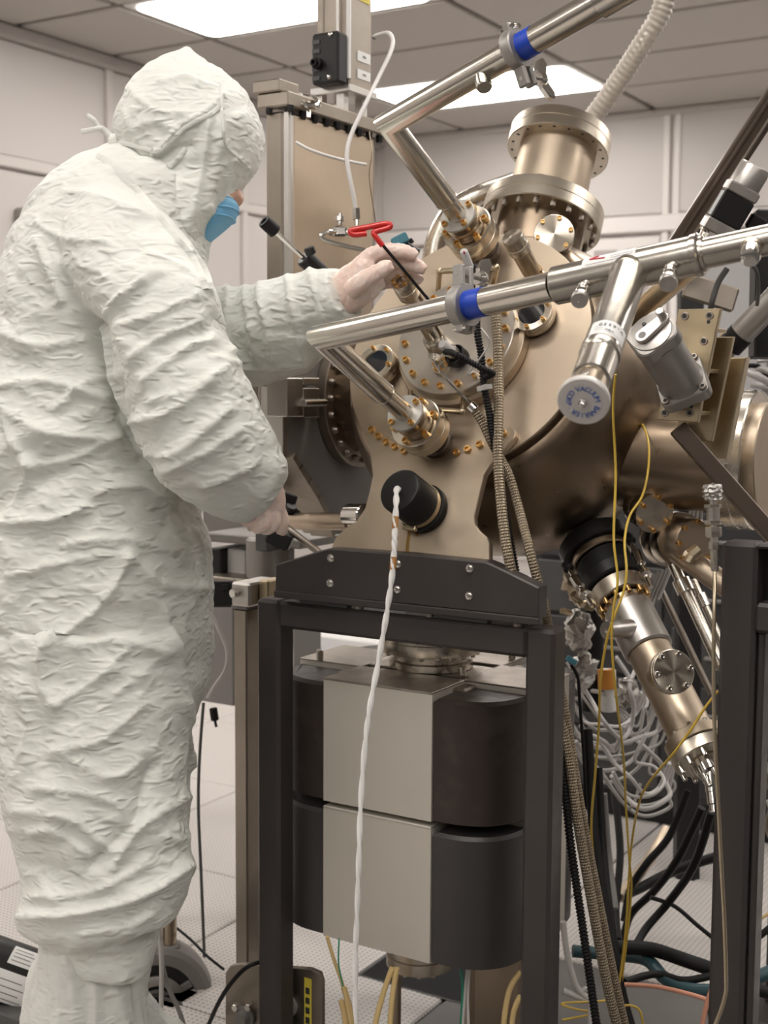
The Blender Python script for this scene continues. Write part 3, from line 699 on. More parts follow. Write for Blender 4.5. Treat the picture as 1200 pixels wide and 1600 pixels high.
# ------------------------------------------------------------------ smaller ports, viewports and feedthroughs on the chamber
def stub(name, label, base, tip, secs, h0=0., dd=.1, group=None, n=32, cat='flange port'):
    B = pp(*base, h0); E_ = at(*tip, dep(B)-dd); ax = (E_-B).normalized(); M = frame(B, ax, E1); L = (E_-B).length
    t = thing(name, label, cat, B, group)
    for nm, prof, m in secs: lath(nm, M, [(r, z*L) for r, z in prof], m, t, n)
    return t, M, L
t, M, L = stub('long_nipple', 'slim steel nipple under the red hex key, gold bolts round its open tip', (684, 540), (627, 438), [
    ('tube', [(0, -.05), (.0135, -.05), (.0135, .80), (0, .80)], 'steel'),
    ('tip_flange', [(.008, .78), (.0182, .78), (.0188, .79), (.0188, .875), (.018, .88), (.0188, .885), (.0188, .99), (.0182, 1.0), (.0085, 1.0), (.0085, .93), (0, .93)], 'turned_steel'),
    ('base_collar', [(.013, -.02), (.020, -.02), (.020, .12), (.018, .14), (.013, .14)], 'steel')], .045, .13)
bolts(t, M@T(0, 0, L), .0138, 0, 6, .0036, .005, 'socket', 'gold', .3)
for a in (.4, 2.0): p = M@V((.0145*math.cos(a), .0145*math.sin(a), L*.05)); part('side_rod', MB().cyl(p, p+(M.to_3x3()@V((0, 0, L*.72))), .0035, n=10), 'bronzed_steel', t)
t, M, L = stub('capped_nipple', 'short capped steel nipple between the upper pipe port and blank disc', (840, 440), (800, 369), [
    ('foot', [(0, -.1), (.018, -.1), (.018, .10), (.0145, .12), (.0145, .22), (0, .22)], 'turned_steel'),
    ('tube', [(0, .2), (.0165, .2), (.0165, .68), (0, .68)], 'bronzed_steel'),
    ('cap', [(0, .68), (.0185, .68), (.019, .70), (.019, .80), (.0178, .81), (.019, .82), (.019, .96), (.018, 1.0), (.004, 1.0), (.003, .99), (0, .99)], 'turned_steel')], 0, .075)
bolts(t, M@T(0, 0, L*.10), .0165, 0, 6, .003, .012, 'socket', 'gold')
def viewport(label, base, r, hgt, k0=0.):
    B = pp(*base, 0); ax = port_axis(B); M = frame(B, ax, E1); t = thing('viewport', label, 'viewport', B, 'round glass viewports on the flange')
    lath('neck', M, [(0, 0), (r*.72, 0), (r*.72, hgt*.4), (0, hgt*.4)], 'bronzed_steel', t, 36)
    lath('flange', M, [(r*.6, hgt*.3), (r*.97, hgt*.3), (r, hgt*.33), (r, hgt*.62), (r*.98, hgt*.64), (r, hgt*.66), (r, hgt*.97), (r*.97, hgt), (r*.66, hgt), (r*.62, hgt*.9), (r*.6, hgt*.9)], 'turned_steel', t, 48)
    lath('glass', M, [(0, hgt*.88), (r*.64, hgt*.88), (r*.64, hgt*.92), (0, hgt*.92)], 'black_glass', t, 36)
    bolts(t, M@T(0, 0, hgt), r*.82, 0, 6, r*.11, .006, 'socket', 'gold', k0)
viewport('round viewport half under the thick sleeve, right of the centre flange', (840, 500), .037, .030, .5)
viewport('dark round viewport in the gap between the lower pipe riser and centre flange', (601, 580), .037, .036, .9)
# 6-bolt blank on a short port beside the tower
def blank(name, label, c, d, r, nrm, back, m='turned_steel', bm='gold', k=6, rb=.0042, a0=.2):
    P = at(*c, d); M = frame(P, nrm, RT); t = thing(name, label, 'blank flange', P, 'round six-bolt blank flanges')
    lath('disc', M, [(0, -.006), (r-.001, -.006), (r, -.005), (r, -.001), (r-.001, 0), (0, 0)], m, t, 56)
    lath('mating_flange', M, [(0, -.018), (r-.001, -.018), (r, -.017), (r, -.008), (r-.001, -.007), (0, -.007)], m, t, 56)
    lath('neck', M, [(0, -back), (r*.55, -back), (r*.55, -.017), (0, -.017)], 'bronzed_steel', t, 36)
    bolts(t, M, r*.83, 0, k, rb, .004, 'socket', bm, a0)
    return t
blank('blank_flange', 'six-bolt blank disc with starburst shine in front of the tower foot', (866, 365), 2.36, .0365, (-FW+UP*.17-RT*.10), .16)
# black insulated cap on the yoke with its white wrapped lead
B = pp(664, 797, .014); E_ = at(623, 765, dep(B)-.062); ax = (E_-B).normalized(); L = (E_-B).length; M = frame(B, ax, E1)
t = thing('insulated_cap', 'black round cap with a tan strap, standing on the yoke plate', 'cap', B)
lath('base_ring', M, [(0, 0), (.0435, 0), (.0435, .010), (.041, .012), (0, .012)], 'black_rubber', t, 48)
lath('cap_body', M, [(0, .011), (.0385, .011), (.0385, L-.006), (.0365, L-.0015), (.033, L), (.006, L), (.0045, L-.004), (0, L-.004)], 'black_plastic', t, 56)
lath('strap', M, [(.0384, .014), (.040, .014), (.040, .023), (.0384, .023)], 'brass_rod', t, 48)
fa = face_ang(M, at(640, 822, dep(B)-.03)); sx = M@V((.042*math.cos(fa), .042*math.sin(fa), .019)); r_ = (sx-(M@V((0, 0, .019)))).normalized()
part('strap_buckle', MB().box(frame_xyz(sx, r_.cross(ax), r_, r_.cross(ax).cross(r_)), .020, .008, .010, .0015), 'brass_rod', t)
part('buckle_screw', MB().cyl(sx+r_.cross(ax)*.006, sx+r_.cross(ax)*.018, .004, n=10, ch=.0008), 'brass_rod', t)
cp = [M@V((0, 0, L-.004)), M@V((0, 0, L+.006))]+[at(*q) for q in ((619, 786, 2.075), (617, 830, 2.05), (616, 858, 2.04), (612, 905, 2.035), (604, 960, 2.035), (592, 1030, 2.04), (579, 1100, 2.04), (571, 1160, 2.045), (564, 1250, 2.05), (561, 1340, 2.05), (558, 1430, 2.06), (555, 1520, 2.07), (557, 1612, 2.08), (562, 1760, 2.1))]
cpath = spline(cp, 10)
wl_ = thing('wrapped_lead', 'white tape-wrapped lead hanging from the black cap down to the floor', 'cable', cpath[-1])
for ph in (0, math.pi):                         # two strands twisted together under the tape
    hp = []
    for i, p in enumerate(spline(cpath, 3)):
        t_ = V((0, 0, -1)); a = i*.17+ph; hp.append(p+(RT*math.cos(a)+F0*math.sin(a))*.0019)
    part('strand', MB().tube(hp, .0032, 8), 'tape_white', wl_)
for a, b in ((25, 30), (43, 48)): part('scorch_mark', MB().tube(cpath[a:b], .0051, 10, flat=.9), 'stain', wl_, label='brown scorched length')
# feedthroughs on the centre flange
B = pp(718, 560, .045); ax = (NV*1.0+E1*-.15).normalized(); M = frame(B, ax, E1)
t = thing('feedthrough_plug', 'white ceramic plug in a black shroud on the centre flange', 'connector', B)
lath('shroud', M, [(0, 0), (.019, 0), (.019, .016), (.0165, .018), (.0165, .006), (0, .006)], 'black_plastic', t, 32)
lath('insert', M, [(0, .004), (.012, .004), (.012, .030), (.010, .032), (0, .032)], 'aluminium', t, 28)
lath('plug', M, [(0, .03), (.0092, .03), (.0092, .050), (.0075, .055), (0, .055)], 'white_wire', t, 20)
PLUG = M@V((0, 0, .048))
B = pp(692, 574, .045); M = frame(B, NV, E1)
t = thing('thermocouple_port', 'mini flange with gold bolts and thin probe tube on the centre flange', 'flange port', B)
lath('mini_flange', M, [(0, 0), (.0165, 0), (.0168, .001), (.0168, .010), (.016, .011), (0, .011)], 'turned_steel', t, 32)
bolts(t, M@T(0, 0, .011), .0115, 0, 6, .0034, .005, 'socket', 'gold')
hx = M@V((-.008, .012, .013)); hd = (at(672, 556, dep(hx)-.02)-hx).normalized()
part('hex_fitting', MB().lathe(frame(hx, hd), [(0, 0), (.0068, 0), (.0068, .012), (.005, .013), (.005, .022), (0, .022)], 6), 'chrome', t)
part('probe_tube', MB().tube(pxpath([(678, 566, 2.16), (690, 582, 2.16), (712, 607, 2.165), (737, 632, 2.17)]), .0021, 8), 'chrome', t)
B = at(724, 392, 2.16); E_ = at(737, 424, 2.2); M = frame(B, E_-B)
t = thing('sensor_plug', 'white tubular plug with a red mark, standing above the pipe clamp', 'connector', E_)
lath('tube', M, [(0, 0), (.0055, 0), (.0068, .002), (.0068, (E_-B).length), (0, (E_-B).length)], 'white_label', t, 20)
q = V(CAM-B).normalized(); part('red_mark', MB().tube([B+(E_-B)*.05+q*.0066, B+(E_-B)*.22+q*.0066+RT*.0012, B+(E_-B)*.36+q*.0066-RT*.001], .0018, 6), 'red_print', t)
part('boot', MB().lathe(frame(E_, E_-B), [(0, -.012), (.009, -.012), (.016, .002), (.017, .02), (0, .022)], 16), 'black_rubber', t)
# cables in front of the flange
P, rf = ribbed([PLUG+RT*.003-UP*.011, at(706, 551, 2.12), at(728, 562, 2.115), at(752, 575, 2.12), at(769, 583, 2.13), at(764, 587, 2.14), at(756, 592, 2.15), at(758, 606, 2.15), at(763, 640, 2.15), at(769, 680, 2.15), at(776, 712, 2.155), at(785, 765, 2.15), at(793, 830, 2.13), at(802, 900, 2.12), at(806, 960, 2.13)], .0056, .0048)
solo('corrugated_hose', MB().tube(P, rf, 10), 'black_rubber', 'black corrugated cable sleeve from the white ceramic plug, looping back down', 'cable', 'black corrugated cable sleeves', sharp=60)
P, rf = ribbed([at(736, 425, 2.17), at(742, 470, 2.17), at(746, 520, 2.155), at(752, 556, 2.155), at(757, 606, 2.16), at(766, 650, 2.16), at(774, 700, 2.165), at(782, 752, 2.16), at(796, 838, 2.14), at(808, 905, 2.13), at(812, 960, 2.14)], .0066, .0050)
solo('corrugated_hose', MB().tube(P, rf, 10), 'black_rubber', 'straight black corrugated cable sleeve hanging down behind the pipe clamp', 'cable', 'black corrugated cable sleeves', sharp=60)
c = at(757, 606, 2.155); d_ = (at(763, 640, 2.155)-at(757, 606, 2.155)).normalized()
solo('cable_tie', MB().lathe(frame(c, d_)@Matrix.Diagonal((1.35, 1, 1, 1)), [(.0085, -.004), (.0100, -.004), (.0100, .004), (.0085, .004), (.0085, -.004)], 20).box(frame(c+FW*-.011, d_), .008, .006, .009, .001), 'grey_wire', 'grey cable tie round the two black corrugated sleeves', 'cable tie')
wire('thin_lead', 'thin white lead curling below the pipe clamp to the centre flange', [(751, 512, 2.10), (762, 526, 2.10), (764, 537, 2.11), (755, 553, 2.12), (742, 570, 2.14), (731, 585, 2.16), (741, 581, 2.16), (748, 592, 2.16)], .0014, 'white_wire', None)
b1 = [(771, 470, 2.20), (777, 520, 2.19), (779, 580, 2.18), (779, 640, 2.16), (778, 700, 2.145), (781, 760, 2.13), (788, 830, 2.115), (799, 892, 2.11), (818, 970, 2.13), (850, 1060, 2.17), (884, 1160, 2.17), (899, 1260, 2.17), (923, 1400, 2.18), (950, 1545, 2.19), (975, 1640, 2.2)]
wire('braided_hose', 'tan braided metal hose hanging straight down across the front flange', b1, .0085, 'braid', 'tan braided metal hoses', 'hose', 14, 12)
b2 = [(733, 632, 2.17), (741, 640, 2.17), (754, 660, 2.17), (768, 690, 2.17), (781, 715, 2.18), (796, 745, 2.17), (812, 800, 2.15), (828, 862, 2.12), (842, 915, 2.12), (853, 958, 2.13), (870, 1050, 2.18), (886, 1130, 2.19), (907, 1260, 2.19), (934, 1400, 2.20), (958, 1520, 2.21), (985, 1640, 2.22)]
h2 = wire('braided_hose', 'tan braided metal hose starting at the thin probe tube, slanting down right', b2, .0078, 'braid', 'tan braided metal hoses', 'hose', 14, 12)
c = at(737, 636, 2.168); solo('hose_ferrule', MB().cyl(c-(RT*.5-UP*.5)*.008, c+(RT*.5-UP*.5)*.010, .0092, n=20, ch=.001), 'chrome', 'small steel ferrule where the probe tube enters the braided hose', 'fitting')
P, rf = ribbed([at(830, 985, 2.16), at(868, 1130, 2.17), at(884, 1250, 2.17), at(893, 1330, 2.17), at(912, 1460, 2.18), at(932, 1600, 2.19), at(945, 1680, 2.2)], .0075, .006)
solo('corrugated_hose', MB().tube(P, rf, 10), 'black_rubber', 'black corrugated hose down the right side of the portal frame', 'cable', 'black corrugated cable sleeves', sharp=60)

# ------------------------------------------------------------------ load-lock tower on the left
XT = -1.50
def tx(x, y): return on(x, y, 'X', XT)
Y0 = tx(449, 300).y; Y1 = tx(588, 300).y; X0 = on(415, 300, 'Y', Y0).x; ZT = tx(449, 172).z
t = thing('loadlock_tower', 'tall grey steel column with bolted lid and eyebolt, behind the red hex key', 'vacuum column', ((X0+XT)/2, (Y0+Y1)/2, 1.34))
part('body', MB().bb((X0+.012, Y0+.012, 1.34), (XT-.004, Y1, ZT), .003), 'dull_steel', t)
part('corner_post', MB().bb((X0, Y0, 1.34), (XT-.012, Y0+.022, ZT), .004), 'dull_steel', t)
part('face_plate', MB().bb((XT-.006, Y0+.022, 1.345), (XT, Y1-.012, ZT-.004), .002), 'plate_steel', t)
part('edge_bar', MB().bb((XT-.012, Y0+.001, 1.34), (XT+.005, Y0+.016, ZT), .003), 'aluminium', t)
part('lid', MB().bb((X0-.012, Y0-.012, ZT+.006), (XT+.010, Y1+.02, ZT+.034), .003), 'dull_steel', t)
part('lid_block', MB().bb((X0-.02, Y0-.016, ZT+.034), (X0+.045, Y0+.05, ZT+.058), .003), 'dull_steel', t)
for k in range(9):
    y = Y0+.01+(Y1-Y0)*k/8; bolt(t, V((XT+.0, y, ZT+.007)), (0, 0, -1), .008, .016, 'hex', 'black_plastic')
for k in range(2): bolt(t, V((X0+.012+.05*k, Y0-.004, ZT+.007)), (0, 0, -1), .007, .012, 'hex', 'black_plastic')
ey = at(481, 158, 2.55)
part('eyebolt', MB().ring(frame(ey, (-FW*.6+RT*.25+UP*.7)), .021, .0062, 28, 10).cyl(ey-UP*.018, ey-UP*.032, .006, n=12), 'chrome', t)
part('cross_tube', MB().tube(pxpath([(462, 222, 2.46), (482, 233, 2.47), (510, 243, 2.49), (545, 252, 2.53), (572, 257, 2.55)]), .003, 8), 'white_wire', t)
# vertical actuator on the lid
Xa = XT-.012; ya = on(546, 80, 'X', Xa).y; yb = on(581, 80, 'X', Xa).y; xa = on(493, 80, 'Y', ya).x; zb = on(546, 132, 'X', Xa).z; zt = 2.35
t = thing('linear_actuator', 'upright grey linear actuator with black motor, standing on the column lid', 'actuator', ((Xa+xa)/2, (ya+yb)/2, ZT+.034))
part('body', MB().bb((xa+.018, ya+.002, zb), (Xa, yb, zt), .004), 'dull_steel', t)
part('rail', MB().bb((xa, ya+.004, zb), (xa+.017, yb-.01, zt), .003), 'dull_steel', t)
part('rail', MB().bb((Xa-.03, ya-.006, zb), (Xa-.022, ya+.003, zt), .001), 'aluminium', t)
part('edge_highlight', MB().bb((Xa-.006, ya-.004, zb+.012), (Xa+.002, ya+.004, zt), .001), 'white_label', t)  # corner highlight of the body, put in as a white strip
part('base_plate', MB().bb((xa-.006, ya-.012, zb-.016), (Xa+.008, yb+.012, zb), .002), 'aluminium', t)
for x in (xa+.01, Xa-.02):
    for y in (ya+.005, yb-.01): part('leg', MB().bb((x-.009, y-.009, ZT+.0345), (x+.009, y+.009, zb-.016)), 'aluminium', t)
m0, m1 = on(487, 52, 'Y', ya-.04), on(529, 131, 'Y', ya-.04)
mo = part('motor', MB().bb((m0.x, ya-.042, m1.z+.004), (m1.x, ya-.005, m0.z-.002), .005), 'black_plastic', t)
q = on(497, 100, 'Y', ya-.044); lath('gland', frame(q, (0, -1, 0)), [(0, 0), (.012, 0), (.012, .008), (.008, .010), (.008, .018), (.005, .018), (.005, .012), (0, .012)], 'black_rubber', t, 8)
for q in ((516, 54), (514, 120)): bolt(t, on(*q, 'Y', ya-.0425), (0, -1, 0), .005, .004, 'dome', 'chrome')
for k in range(5): part('motor_fin', MB().bb((m0.x+.004, ya-.044, m1.z+.012+.018*k), (m0.x+.022, ya-.0425, m1.z+.020+.018*k)), 'dark_grey', mo)
for y0, y1 in ((78, 99), (107, 126)):
    p, q = on(558, y0, 'X', Xa), on(578, y1+3, 'X', Xa); lb_ = part('label', MB().bb((Xa+.0003, p.y, q.z), (Xa+.0012, q.y, p.z)), 'white_label', t)
    part('label_print', MB().bb((Xa+.0012, p.y*.6+q.y*.4, q.z*.6+p.z*.4), (Xa+.0015, p.y*.35+q.y*.65, q.z*.35+p.z*.65)), 'lead_grey', lb_)
p, q = on(562, -12, 'X', Xa), on(577, 8, 'X', Xa); part('warning_label', MB().bb((Xa+.0003, p.y, q.z), (Xa+.0012, q.y, p.z)), 'yellow_label', t)
w = wire('air_line', 'white tube arching from the actuator top down past the column', [(584, 57, 2.70), (597, 53, 2.66), (608, 52, 2.62), (614, 64, 2.60), (609, 85, 2.58), (592, 120, 2.55), (570, 165, 2.50), (549, 210, 2.47), (542, 240, 2.46), (545, 270, 2.46), (552, 305, 2.47), (556, 330, 2.48)], .0042, 'white_wire', None, 'tube')
solo('tube_clip', MB().box(frame(at(585, 57, 2.70), FW), .008, .010, .012, .002), 'black_plastic', 'small black clip holding the white tube to the actuator side', 'clip')
# valve plumbing in front of the column
t = thing('gas_valve', 'small steel bellows valve with bent tube, just left of the red hex key', 'valve', at(537, 400, 2.48))
pb = MB().tube(pxpath([(525, 362, 2.47), (512, 363, 2.46), (503, 367, 2.46), (506, 374, 2.46), (530, 382, 2.46), (570, 391, 2.46)]), .0042, 10); part('bent_tube', pb, 'chrome', t)
q = at(531, 352, 2.48)
part('valve_body', MB().box(frame(q-UP*.012, -FW, RT), .026, .018, .016, .003).cyl(q-UP*.014-RT*.02, q-UP*.014+RT*.024, .006, n=12), 'chrome', t)
part('valve_stem', MB().cyl(q, q+UP*.022, .005, n=12).cyl(q+UP*.008, q+UP*.016, .009, n=8), 'chrome', t)
part('hex_union', MB().cyl(at(556, 326, 2.48), at(557, 343, 2.48), .008, n=6).cyl(at(557, 343, 2.48), at(558, 372, 2.48), .004, n=10), 'chrome', t)
wire('thin_lead', 'thin brown lead running down the far edge of the steel column', [(577, 205, 2.56), (581, 240, 2.56), (577, 275, 2.57), (583, 320, 2.58), (587, 350, 2.6)], .0012, 'bronzed_steel', None)
# swing handle
t = thing('swing_handle', 'steel lever with black rubber knob beside the hooded head', 'lever', at(490, 415, 2.38))
p0, p1, p2 = at(412, 345, 2.32), at(430, 362, 2.335), at(482, 410, 2.38)
part('knob', MB().lathe(frame(p0, p1-p0), [(0, .003), (.006, .003), (.007, 0), (.0115, 0), (.0125, .002), (.0125, (p1-p0).length), (.005, (p1-p0).length+.003), (0, (p1-p0).length+.003)], 24), 'black_rubber', t)
part('rod', MB().cyl(p1, p2, .0042, n=12), 'chrome', t)
part('clamp_hub', MB().cyl(at(474, 402, 2.375), at(516, 440, 2.41), .0165, n=18, ch=.003), 'black_plastic', t)
part('clamp_bolt', MB().cyl(at(487, 398, 2.36), at(482, 386, 2.355), .010, n=8, ch=.002), 'black_plastic', t)
# gate valve below the sleeve
t = thing('gate_valve', 'grey gate valve body with a ring of domed bolts, beneath the raised sleeve', 'valve', (XG-.03, GC.y, .95))
gl = [(448, 520), (448, 712), (456, 730), (470, 752), (485, 776), (497, 800), (510, 835), (600, 835), (605, 510), (448, 510)]
YZ = Matrix(((0, 0, 1, XG-.02), (1, 0, 0, 0), (0, 1, 0, 0), (0, 0, 0, 1)))
part('valve_plate', MB().prism(YZ, [(lambda p: (p.y, p.z))(on(*q, 'X', XG)) for q in gl], -.035, .0195, .003), 'lead_grey', t)
e = [(440, 604), (449, 604), (449, 710), (440, 712)]
part('edge_rail', MB().prism(YZ, [(lambda p: (p.y, p.z))(on(*q, 'X', XG)) for q in e], -.03, .023, .001), 'aluminium', t)
rim = [on(x, y, 'X', XG) for x, y in ((445, 712), (455, 729), (469, 751), (484, 775), (496, 799), (508, 834))]
b = MB()
for p, q in zip(rim, rim[1:]): b.box(frame_xyz((p+q)/2+V((-.004, 0, 0)), V((1, 0, 0)), (q-p).normalized(), V((1, 0, 0)).cross((q-p).normalized())), .055, (q-p).length*1.08, .014)
ro = [(p.y, p.z) for p in rim]; ri_ = [(y+.013, z+.006) for y, z in ro][::-1]; b.prism(YZ, ro+ri_, -.035, .026, .001)
part('curved_rim', b, 'dull_steel', t)
for x0, y0, x1, y1, dx, m in ((448, 590, 474, 651, .050, 'aluminium'), (474, 590, 500, 602, .03, 'dull_steel'), (474, 606, 500, 652, .03, 'dull_steel')):
    p, q = on(x0, y0, 'X', XG+dx), on(x1, y1, 'X', XG+dx); part('side_block', MB().bb((XG+.002, p.y, q.z), (XG+dx, q.y, p.z), .002), m, t)
part('stop_pin', MB().cyl(at(474, 630, dep(on(474, 630, 'X', XG+.055))), on(508, 629, 'X', XG+.06), .0075, n=16, ch=.001), 'chrome', t)
t = thing('valve_frame', 'upright grey steel frame posts left of the gate valve, under the sleeve', 'frame', at(412, 700, 2.62))
for x0, y0, x1, y1, d in ((386, 470, 414, 830, 2.66), (412, 600, 438, 800, 2.62)):
    p = at(x0, y0, d); q = at(x1, y1, d); w_ = (q-p).dot(RT); h_ = -(q-p).dot(UP); part('post', MB().box(frame_xyz((p+q)/2+FW*.02, RT, FW, RT.cross(FW)), w_, .04, h_, .003), 'dull_steel', t)
p = at(405, 588, 2.6); q = at(431, 632, 2.6); part('cross_block', MB().box(frame_xyz((p+q)/2+FW*.0, RT, FW, RT.cross(FW)), (q-p).dot(RT), .04, -(q-p).dot(UP), .003), 'dull_steel', t)
bolt(t, at(419, 603, 2.577), -FW, .005, .002, 'hole', 'black_print', 'bolt_hole')
# horizontal pump line, brace and boxes by the lower hand
p, q = at(444, 814, 2.58), at(548, 815, 2.42)
t = thing('pump_line', 'bare horizontal steel pipe between the lower hand and yoke plate', 'pipe', (p+q)/2)
part('tube', MB().cyl(p, q, .0165, n=28), 'plate_steel', t)
part('collar', MB().cyl(at(546, 806, 2.425), at(572, 806, 2.385), .0225, n=28, ch=.002), 'chrome', t)
solo('brace_rod', MB().cyl(at(440, 818, 2.5), at(502, 866, 2.38), .0065, n=14), 'dull_steel', 'thin dark steel brace rod slanting below the horizontal pipe', 'rod')
solo('control_box', MB().box(frame_xyz(at(437, 842, 2.46), (RT-UP*.45).normalized(), FW, (UP+RT*.45).normalized()), .046, .05, .030, .003), 'black_plastic', 'small black box below the lower gloved hand', 'box')
solo('limit_switch', MB().box(frame_xyz(at(452, 780, 2.56), (RT-UP*.3).normalized(), FW, (UP+RT*.3).normalized()), .028, .03, .022, .003).cyl(at(446, 786, 2.55), at(470, 806, 2.55), .006, n=10).cyl(at(452, 800, 2.55), at(456, 790, 2.54), .010, n=12), 'black_plastic', 'black switch bracket just right of the lower glove', 'switch')
# ------------------------------------------------------------------ motor on its ribbed bracket, right of the drop leg
YB = 1.93
br = thing('motor_bracket', 'gold-toned aluminium ribbed bracket carrying the grey hand-crank motor', 'bracket', on(1090, 712, 'Y', YB+.1))
q1 = [(1060, 483), (1126, 482), (1090, 660), (1026, 656)]
part('front_plate', MB().prism(front_M(YB), [pl2(*q, YB) for q in q1], -.010, 0, .0012), 'bracket_gold', br)
q2 = [(1087, 527), (1146, 526), (1112, 690), (1054, 688)]
part('middle_plate', MB().prism(front_M(YB+.055), [pl2(*q, YB+.055) for q in q2], -.010, 0, .0012), 'bracket_gold', br)
q3 = [(1106, 560), (1166, 558), (1134, 717), (1074, 715)]
part('rear_plate', MB().prism(front_M(YB+.105), [pl2(*q, YB+.105) for q in q3], -.022, 0, .002), 'bracket_gold', br)
a, b_ = on(1093, 482, 'Y', YB), on(1058, 658, 'Y', YB); ly = (a-b_).normalized(); lx = V((0, 1, 0)).cross(ly)*1.0
w_ = (on(1126, 482, 'Y', YB)-on(1060, 483, 'Y', YB)).length
for f in (.16, .52, .90):
    c = a.lerp(b_, f)+V((0, .0325, 0)); part('rib', MB().box(frame_xyz(c, lx, V((0, 1, 0)), lx.cross(V((0, 1, 0)))), w_*.94, .046, .006, .0008), 'bracket_gold', br)
c = a.lerp(b_, .55)+V((0, .0325, 0))-lx*w_*.1; part('web', MB().box(frame_xyz(c, lx, V((0, 1, 0)), lx.cross(V((0, 1, 0)))), .006, .046, (a-b_).length*.8), 'bracket_gold', br)
c = a.lerp(b_, .72)+V((0, .083, 0)); part('spacer_block', MB().box(frame_xyz(c, lx, V((0, 1, 0)), lx.cross(V((0, 1, 0)))), w_*.7, .042, (a-b_).length*.62, .001), 'bracket_gold', br)
for q in ((1070, 494), (1109, 493), (1100, 533), (1042, 624), (1082, 624), (1039, 645), (1078, 645)):
    p = on(*q, 'Y', YB); bolt(br, p+V((0, .001, 0)), (0, -1, 0), .0062, .003, 'socket', 'dull_steel'); bolt(br, p-V((0, .0005, 0)), (0, -1, 0), .0036, .002, 'hole', 'black_print', 'socket_recess')
for q in ((1107, 503), (1080, 635)): bolt(br, on(*q, 'Y', YB), (0, -1, 0), .003, .0006, 'hole', 'black_print', 'dowel_hole')
mp_ = at(1066, 598, 1.965); me_ = at(1016, 518, 1.865); ma = (me_-mp_).normalized(); ML = (me_-mp_).length
mx_ = (RT*.97+UP*.10); M = frame(mp_, ma, mx_)
t = thing('crank_motor', 'grey cast motor with a flat crank arm on top, bolted to the gold bracket', 'motor', mp_)
part('base_flange', MB().prism(Matrix.Identity(4), rrect(.074, .074, .012, 4), -.012, .008, .0015), 'cast_grey', t, M)
lath('housing', M, [(0, .006), (.036, .006), (.0335, .012), (.0325, .02), (.0325, ML-.03), (.034, ML-.028), (.034, ML-.022), (0, ML-.022)], 'cast_grey', t, 48)
part('top_block', MB().prism(Matrix.Identity(4), rrect(.066, .064, .016, 5), ML-.024, ML-.002, .002), 'cast_grey', t, M@Matrix.Rotation(.35, 4, 'Z'))
lath('dial', M, [(0, ML-.003), (.031, ML-.003), (.031, ML-.0005), (.030, ML), (0, ML)], 'aluminium', t, 48)
CA, CB = at(1003, 523, dep(me_)-.006), at(1043, 507, dep(me_)+.004)
ca = (CB-CA-ma*(CB-CA).dot(ma)); cl = ca.length; ca = ca.normalized(); CA = CA-ma*((CA-me_).dot(ma))+ma*.003
o3 = [(-.011*math.sin(u), .011*math.cos(u)) for u in [math.pi*k/10 for k in range(11)]]+[(cl+.008*math.sin(u), -.008*math.cos(u)) for u in [math.pi*k/10 for k in range(11)]]
CMx = frame_xyz(CA, ca, ma.cross(ca), ma)
part('crank_arm', MB().prism(Matrix.Identity(4), o3, -.001, .005, .001), 'aluminium', t, CMx)
put('pivot_recess', unit('hole', 'lead_grey'), None, t, CMx@T(.0, 0, .0052)@Matrix.Diagonal((.0058, .0058, .004, 1)))
lath('crank_knob', CMx@T(cl, 0, .005), [(0, 0), (.0062, 0), (.0062, .014), (.005, .0155), (.003, .0155), (.003, .015), (0, .015)], 'aluminium', t, 24)
put('port_hole', unit('hole', 'black_print'), None, t, CMx@T(.014, .018, -.001)@Matrix.Diagonal((.0032, .0032, .012, 1)))
for x in (-1, 1):
    for y in (-1, 1): p = M@V((.029*x, .029*y, .008)); bolt(t, p, ma, .0054, .005, 'socket', 'dull_steel'); bolt(t, p+ma*.0035, ma, .003, .002, 'hole', 'black_print', 'socket_recess')
p, q = at(1058, 668, 2.02), at(1215, 846, 2.02); d_ = (q-p).normalized()
solo('strut', MB().box(frame_xyz((p+q)/2, d_, FW, d_.cross(FW)), (q-p).length, .02, .026, .002), 'arm_brown', 'flat dark steel strut slanting down right below the gold bracket', 'strut')
solo('bronze_tube', MB().cyl(at(972, 510, 2.34), at(1078, 418, 2.20), .0195, n=28), 'brass_rod', 'bronze-toned tube passing behind the thick sleeve above the crank motor', 'tube')

# ------------------------------------------------------------------ right-hand background gear
def bar(name, label, p, q, w, h, m, cat, ch=.004, up=None):
    p, q = at(*p), at(*q); d_ = (q-p).normalized(); x = (UP if up is None else up); x = (x-d_*x.dot(d_)).normalized()
    return solo(name, MB().box(frame_xyz((p+q)/2, x, d_, x.cross(d_)), h, (q-p).length, w, ch), m, label, cat)
t = thing('transfer_rail', 'long dark brown grooved beam slanting up to the right edge', 'arm', at(1065, 375, 2.7))
p, q = at(1050, 400, 2.72), at(1330, -30, 2.55); d_ = (q-p).normalized(); x = d_.cross(FW).normalized(); y = x.cross(d_)
part('beam', MB().box(frame_xyz((p+q)/2, x, d_, y), .046, (q-p).length, .04, .004), 'arm_brown', t)
part('groove_rail', MB().box(frame_xyz((p+q)/2-FW*.02+x*.008, x, d_, y), .008, (q-p).length, .012, .002), 'arm_brown', t)
part('groove_rail', MB().box(frame_xyz((p+q)/2-FW*.02-x*.012, x, d_, y), .006, (q-p).length, .012, .002), 'dull_steel', t)
p, q = at(1104, 392, 2.45), at(1180, 262, 2.40); ax = (q-p).normalized(); L = (q-p).length; x = ax.cross(FW).normalized(); y = x.cross(ax)
t = thing('stepper_motor', 'square stepper motor with black body between bare aluminium ends, upper right', 'motor', p)
